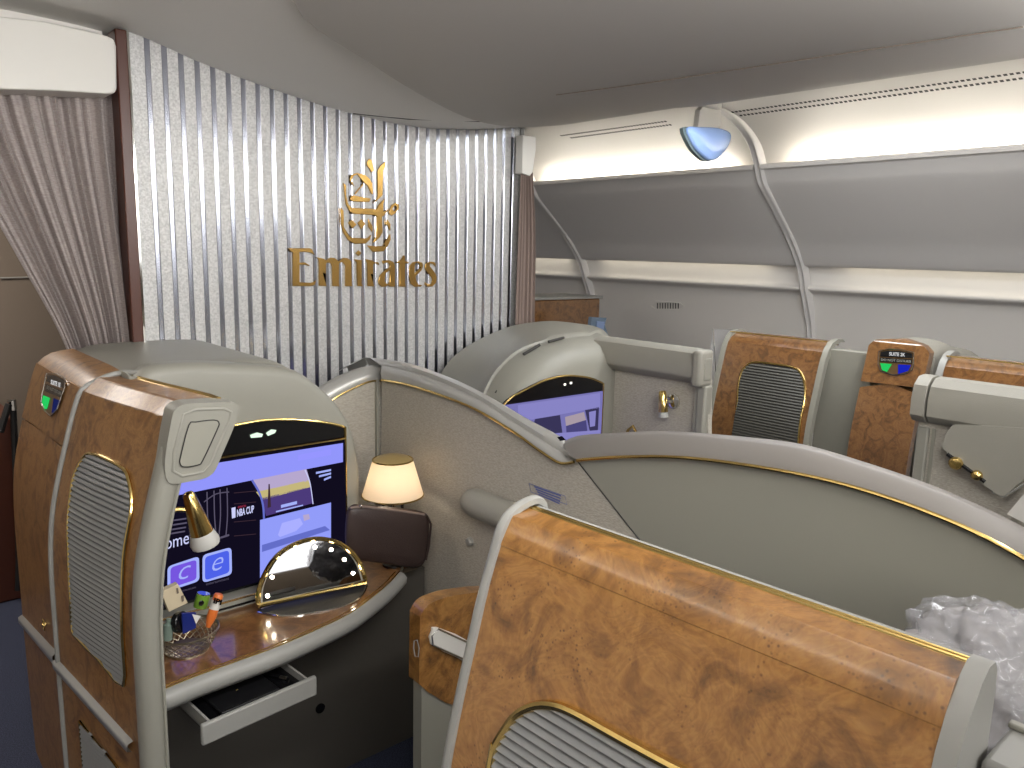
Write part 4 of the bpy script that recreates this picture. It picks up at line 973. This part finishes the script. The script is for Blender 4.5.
decal(hF, [(518, 405), (600, 393), (600, 408), (585, 410), (518, 422)], em2['a'], 'header_tile', SCF)
decal(hF, [(535, 419), (560, 415), (563, 437), (530, 437)], em2['b'], 'picture_tile', SCF)
decal(hF, [(565, 417), (584, 412), (586, 420), (566, 426)], em2['c'], 'picture_tile', SCF)
decal(hF, [(566, 426), (586, 420), (588, 436), (567, 440)], em2['d'], 'picture_tile', SCF)
decal(hF, [(585, 410), (599, 407), (598, 430), (590, 432)], em2['b'], 'picture_tile', SCF)
decal(hF, [(589, 412), (596, 410.5), (595, 426), (590, 427)], em2['a'], 'text_block', SCF, .003)
decal(hF, [(518, 436), (600, 430), (600, 445), (518, 450)], em2['a'], 'picture_tile', SCF, .0025)
for a in ((565, 384.5), (571, 383)): 
    MB().ball(on(1, 2.126, a), .006, 8, (1.2, .3, .8)).build('indicator_light', emit('lamp dot', (255, 250, 235), 2.0), SF)
# aisle side wall of this suite
XW = 2.47
fw = [(601, 350), (706, 352), (708, 380), (708, 500), (601, 500)]
MB().prism([on(0, XW, p) for p in fw], (.025, 0, 0)).build('aisle_wall', M['weave'], SF)
pz2 = [(2.485, 1.235), (2.445, 1.245), (2.415, 1.27), (2.41, 1.32), (2.425, 1.36), (2.45, 1.376), (2.475, 1.378), (2.492, 1.36), (2.495, 1.24)]
yA, yB_ = 2.24, 1.71
MB().prism([Vector((a, yB_, b)) for a, b in pz2], (0, yA-yB_, 0)).build('bolster', M['leath'], SF, bev=.012, seg=3)
ec = [(690, 346), (699, 345.5), (704, 350), (706, 365), (705, 378), (698, 381.5), (688, 380)]
MB().box(2.405, 2.492, 1.675, 1.72, 1.235, 1.376).build('end_cap', M['leath'], SF, bev=.015, seg=3)
MB().box(2.43, 2.475, 1.672, 1.68, 1.26, 1.345).build('cap_inset', M['hull'], SF, bev=.003)
MB().box(2.445, 2.495, 1.672, 1.715, 0, 1.24).build('rear_stile', M['hull'], SF, bev=.01, seg=3)
MB().box(2.452, 2.462, 1.715, 1.725, 0, 1.235).build('stile_groove', M['panel'], SF)
MB().tube([Vector((2.468, 2.205, z)) for z in (0, 1.235)], .0025, 5).build('wall_seam', M['dark'], SF)
rq = on(0, XW-.002, (674, 401)); rl2 = MB().lathe([(.030, 0), (.029, .008), (.02, .012), (.006, .014)], rq, (-1, 0, 0), 24).build('reading_lamp', M['chrome'], SF)
MB().tube([rq+Vector((-.01, 0, 0)), rq+Vector((-.04, .01, .004))], .008, 8).build('lamp_arm', M['chrome'], rl2)
q = on(0, XW-.045, (663, 402)); MB().lathe([(.010, .045), (.014, .04), (.019, -.035), (.018, -.04)], q, (0, .12, 1), 20).build('lamp_head', M['gold'], rl2)
MB().lathe([(.017, -.038), (.02, -.06)], q, (0, .12, 1), 20).build('lamp_diffuser', mat('frosted cap 2', (170, 170, 165), .5), rl2)
MB().tube([on(0, XW-.03, p) for p in ((625, 440), (628, 430), (633, 426), (636, 432))], .006, 8).build('gold_hook', M['gold'], SF)

# rear part of the right centre suite wall
SR = thing('suite_side_wall', 'grey padded suite wall with gold clasps at the right edge, in front of the wood panel', 'wall', (2.52, .6, 0))
XR = 2.50; yf = .925
MB().box(XR, XR+.06, -.4, yf, 0, 1.25).build('aisle_wall', M['weave'], SR)
pz3 = [(2.50, 1.235), (2.475, 1.242), (2.455, 1.262), (2.452, 1.31), (2.462, 1.352), (2.49, 1.375), (2.53, 1.378), (2.56, 1.36), (2.565, 1.22)]
MB().prism([Vector((a, -.4, b)) for a, b in pz3], (0, yf+.4-.035, 0)).build('bolster', M['leath'], SR, bev=.012, seg=3)
MB().prism([Vector((2.505+(a-2.505)*1.06, yf-.028, 1.30+(b-1.30)*1.02)) for a, b in pz3], (0, .04, 0)).build('end_cap', M['leath'], SR, bev=.01, seg=3)
MB().box(XR-.012, XR+.06, yf-.035, yf, 0, 1.22).build('front_stile', M['hull'], SR, bev=.006)
MB().box(XR-.004, XR, yf-.052, yf-.042, 0, 1.22).build('stile_groove', M['panel'], SR)
wq = [on(0, XR-.05, (p.x, p.y)) for p in smooth([(944, 440, 0), (950, 428, 0), (965, 425, 0), (1060, 434, 0), (1060, 468, 0), (1024, 480, 0), (1004, 496, 0), (992, 491, 0), (975, 478, 0), (944, 450, 0)], 3, True)]
MB().prism(wq, (.05, 0, 0)).build('stowed_table', M['leath'], SR, bev=.01, seg=3)
wl = [on(0, XR-.045, p) for p in ((992, 492), (1003, 497), (1024, 484), (1050, 468))]
MB().tube(wl, .003, 6).build('table_edge', M['lgrey'], SR)
for p, r in (((956, 463), .019), ((977, 475), .015)):
    c = on(0, XR-.052, p); h = MB().lathe([(r, 0), (r*1.05, .006), (r*.8, .014), (r*.3, .017)], c, (-1, -.2, 0), 12).build('gold_clasp', M['gold'], SR, ang=20)
MB().tube([on(0, XR-.05, p) for p in ((947, 454), (966, 468), (985, 482))], .006, 6).build('clasp_bar', M['black'], SR)
sheet = [on(0, XR-.06, p) for p in ((1007, 514), (1024, 494), (1032, 489), (1032, 528), (1024, 523))]
tag(MB().prism(sheet, (.01, 0, 0)).build('paper_card', M['white']), 'white card edge at the right margin above the divider', 'card')

# =====================================================================================
#  RIGHT WINDOW SUITES across the far aisle
# =====================================================================================
SK = thing('window_suite_wall', 'burl wood panel with gold framed dark louvre across the far aisle', 'suite', (3.15, 1.85, 0))
ya, yb = 2.05, 1.575
fa_ = lambda p, X=3.16: on(0, X, p)
hK = lambda p: hitS(PK, p, 2.5, 6)
region(PK, rect(yb, ya, .0, 1.335), 0, -.03, 40, 8).build('wood_panel', M['wood3'], SK)
rows = [[PK(lerp(yb, ya, i/8), 1.335)+Vector((dx, 0, dz)) for i in range(9)] for dx, dz in ((0, -.002), (.02, .018), (.06, .036), (.10, .042), (.12, .040))]
MB().shell(rows, [[p+Vector((.01, 0, -.02)) for p in r] for r in rows]).build('panel_ledge', M['wood3'], SK)
MB().tube([Vector((3.165, lerp(yb, ya, i/4), 1.378)) for i in range(5)], .003, 6).build('gold_edge', M['gold'], SK)
fk = [(bz(z)+3.045, z) for z in [i*.05 for i in range(27)]]+[(3.155, 1.345), (3.185, 1.372), (3.23, 1.384), (3.27, 1.382)]
for y, w_ in ((ya+.006, .012), (yb-.008, .012)):
    rws = [[Vector((a-o_, y+dy, b+o_*.5)) for a, b in fk] for dy, o_ in ((-w_, -.02), (-w_, .006), (w_, .006), (w_, -.02))]; rws.append(rws[0])
    MB().grid(rws).build('frame_strip', M['panel'], SK, ang=60)
PK2 = lambda Y, z, off=0: PK(Y, z, off+.001)
lkp = [((q := hitS(PK2, p, 2.5, 6)).y, q.z) for p in ((738, 400), (739, 385), (742, 372), (748, 364.5), (757, 362), (775, 364), (793, 367), (801, 373), (805, 385), (805, 400), (801, 420), (799, 440))]
lkp = lkp+[(lkp[-1][0], .45), (lkp[0][0]+.015, .45)]
lkp = [(p.x, p.y) for p in smooth([(a, b, 0) for a, b in lkp[:12]], 3)]+lkp[12:]
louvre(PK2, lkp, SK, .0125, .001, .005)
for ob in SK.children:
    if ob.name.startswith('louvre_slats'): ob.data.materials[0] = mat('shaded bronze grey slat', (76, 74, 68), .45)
# clear screen beside it
acr = MB().prism([on(1, 2.10, p) for p in ((713, 329), (736, 329), (722, 432))]+[Vector((3.06, 2.10, 0)), Vector((2.98, 2.10, 0))], (0, .004, 0)).build('clear_screen', mat('clear acrylic', (235, 240, 250), .05, **{'Alpha': .06}))
tag(acr, 'clear acrylic screen beside the louvred wood panel across the far aisle', 'screen')
MB().tube([on(1, 2.10, p) for p in ((719, 420), (713, 329), (736, 329.5))], .002, 5).build('polished_edge', M['chrome'], acr)
# recessed grey panel between the wood panels
MB().box(3.165, 3.22, 1.375, 1.60, 0, 1.35).build('recessed_panel', M['panel'], SK, bev=.004)
# column with badge
PKb = lambda Y, z, off=0: Vector((3.045+bz(min(z, 1.30))+max(0, z-1.30)*.25+max(0, z-1.395)**2*40-off, Y, z))
kt = [((q := hitS(PKb, p, 2.5, 6)).y, q.z) for p in ((870, 339), (934, 345), (861, 382), (921, 389))]
kyl = kt[0][0]-.005; kyr = kt[1][0]+.005
kb = thing('window_suite_wall', 'burl wood column with lit badge and domed grey top across the far aisle', 'suite', (3.15, 1.25, 0))
z1, z2 = kt[2][1], kt[3][1]; ym = (kyl+kyr)/2; zm = (z1+z2)/2+.012
hKb = lambda p: hitS(lambda Y, z: PKb(Y, z, .008), p, 2.5, 6)
region(PKb, [(kyr, 0), (kyl, 0), (kyl, z1-.004), (ym, zm-.004), (kyr, z2-.004)], .0, -.04, 40, 8).build('lower_column', M['wood3'], kb)
region(PKb, [(kyr, z2+.004), (ym, zm+.004), (kyl, z1+.004), (kyl, 1.385), (kyl-.02, 1.408), (ym, 1.420), (kyr+.03, 1.405), (kyr, 1.38)], .006, -.04, 30, 8).build('badge_panel', M['wood3'], kb)
dm = []
for k in range(7):
    t = k/6; X_ = 3.185+.55*t; h = 1.392+.028*math.sin(math.pi*min(1, t*1.2+.2))-.04*t*t
    dm.append([Vector((X_, kyr-.005+(kyl-kyr+.01)*i/10-.10*t*0, h-.05*abs(i/5-1)**3-.0)) for i in range(11)])
MB().shell(dm, [[Vector((p.x, p.y, p.z-.08)) for p in r] for r in dm]).build('domed_top', M['leath'], kb, ang=60)
MB().box(3.2, 3.7, kyr+.01, kyl-.01, 0, 1.30).build('column_core', M['panel'], kb)
badge(hKb, [(879, 351.5), (888, 349), (901, 349.5), (914, 352.5), (913.5, 362), (912, 370), (905, 374), (893, 375), (881, 371), (878, 364)],
      [(880.5, 352), (888, 350.5), (901, 351), (912.5, 353.5), (912.5, 358), (880, 356.5)], [(880, 357.5), (912, 359.5), (912, 363.5), (879.5, 361.5)],
      [(880, 363), (892, 364), (887, 372), (882, 370)], [(898, 364.5), (911, 365), (908, 371), (898, 374)], kb,
      'SUITE 2K', ((889, 355.6), (905, 356.6), (889.3, 352)), ((881, 360.8), (911, 362.8), (881, 358.4)))
# next window suite wall
kn = thing('window_suite_wall', 'burl wood wall top at the right edge behind the grey padded wall', 'suite', (3.15, .5, 0))
region(PK, rect(-.6, 1.10, 0, 1.335), 0, -.03, 30, 8).build('wood_panel', M['wood3'], kn)
rows = [[PK(lerp(-.6, 1.10, i/8), 1.335)+Vector((dx, 0, dz)) for i in range(9)] for dx, dz in ((0, -.002), (.02, .018), (.06, .032), (.10, .036), (.12, .034))]
MB().shell(rows, [[p+Vector((.01, 0, -.02)) for p in r] for r in rows]).build('panel_ledge', M['wood3'], kn)
MB().tube([Vector((3.165, lerp(-.6, 1.10, i/4), 1.372)) for i in range(5)], .003, 6).build('gold_edge', M['gold'], kn)
rws = [[Vector((a-o_, 1.106+dy, b+o_*.5)) for a, b in fk] for dy, o_ in ((-.012, -.02), (-.012, .006), (.012, .006), (.012, -.02))]; rws.append(rws[0])
MB().grid(rws).build('frame_strip', M['lgrey'], kn, ang=60)
# forward console by the right curtain
fcn = thing('forward_cabinet', 'long low burl wood cabinet top right of the brown curtain', 'cabinet', (3.3, 3.6, 0))
pa_, pb_ = on(2, 1.42, (536, 310)), on(2, 1.42, (593, 317))
MB().box(2.75, 3.95, 3.60, 3.95, 0, 1.425).build('cabinet_body', M['wood3'], fcn, bev=.01)
MB().box(2.73, 3.97, 3.59, 3.96, 1.425, 1.442).build('cabinet_top', M['lgrey'], fcn, bev=.004)
gl = fcn
MB().prism([on(1, 3.3, p) for p in ((592, 317), (607, 318), (605, 325), (608, 334), (608, 420), (590, 420), (590, 334))], (0, .03, 0)).build('holder_body', mat('blue clear plastic', (120, 140, 160), .15, **{'Alpha': .75}), gl, bev=.003)
MB().prism([on(1, 3.29, p) for p in ((597, 321), (605, 322), (603, 333), (597, 333))], (0, .005, 0)).build('holder_card', mat('blue card', (130, 148, 185), .5), gl)
# ceiling fixture
cf = thing('ceiling_fixture', 'blue lit shield shaped fixture hanging from the ceiling cove', 'fixture', on(1, 2.3, (708, 130)))
sp_ = smooth([(687.5, 128, 0), (700, 127, 0), (718, 128, 0), (729, 132, 0), (731, 138, 0), (727, 148, 0), (718, 158, 0), (710, 160.5, 0), (702, 155, 0), (694, 145, 0)], 3, True)
fq = [on(1, 2.3, (p.x, p.y)) for p in sp_]; cq = sum(fq, Vector())/len(fq)
BLU = mat('plastic with blue reflection', (158, 188, 242), .18)  # blue reflected light put into the base colour
rows = [[cq+Vector((0, -.02, .01))]*len(fq)]+[[cq+(p-cq)*s+Vector((0, dy, 0)) for p in fq] for s, dy in ((.5, -.018), (.9, -.010), (1.0, 0), (.99, .012))]
MB().grid(rows, closed_u=True).build('shield', BLU, cf, ang=60)
MB().prism([cq+(p-cq)*1.02+Vector((-.012, .014, -.003)) for p in fq], (0, .02, 0)).build('shield_back', mat('grey green back', (110, 125, 125), .4), cf)
MB().prism([on(1, 2.32, p) for p in ((700, 110), (706, 104), (721, 106), (721, 127), (698, 127))], (0, .03, 0)).build('bracket', M['white'], cf, bev=.002)
MB().box(3.20, 3.33, 2.29, 2.35, 2.43, 2.47).build('ceiling_mount', M['white'], cf, bev=.01)

# left aisle things
bl_ = thing('galley_cabinet', 'dark wood cabinet edge with a chrome hinge at the far left edge', 'cabinet', on(2, .0, (0, 640)))
yy = 4.2
pA = on(1, yy, (-60, 425)); pB = on(1, yy, (17, 425)); pC = on(1, yy, (17, 598))
MB().box(pA.x-.5, pB.x, yy, yy+.5, 0, pA.z).build('cabinet_body', M['mahog'], bl_, bev=.01)
MB().tube([on(1, yy-.02, p) for p in ((13, 405), (16, 470), (19, 560), (18, 590))], .014, 8).build('dark_strap', M['dark'], bl_)
MB().tube([on(1, yy-.03, p) for p in ((8, 402), (13, 400), (14, 410))], .014, 8).build('chrome_hinge', M['chrome'], bl_)
MB().tube([on(1, yy-.03, p) for p in ((0, 432), (9, 404))], .016, 8).build('dark_arm', M['dark'], bl_)
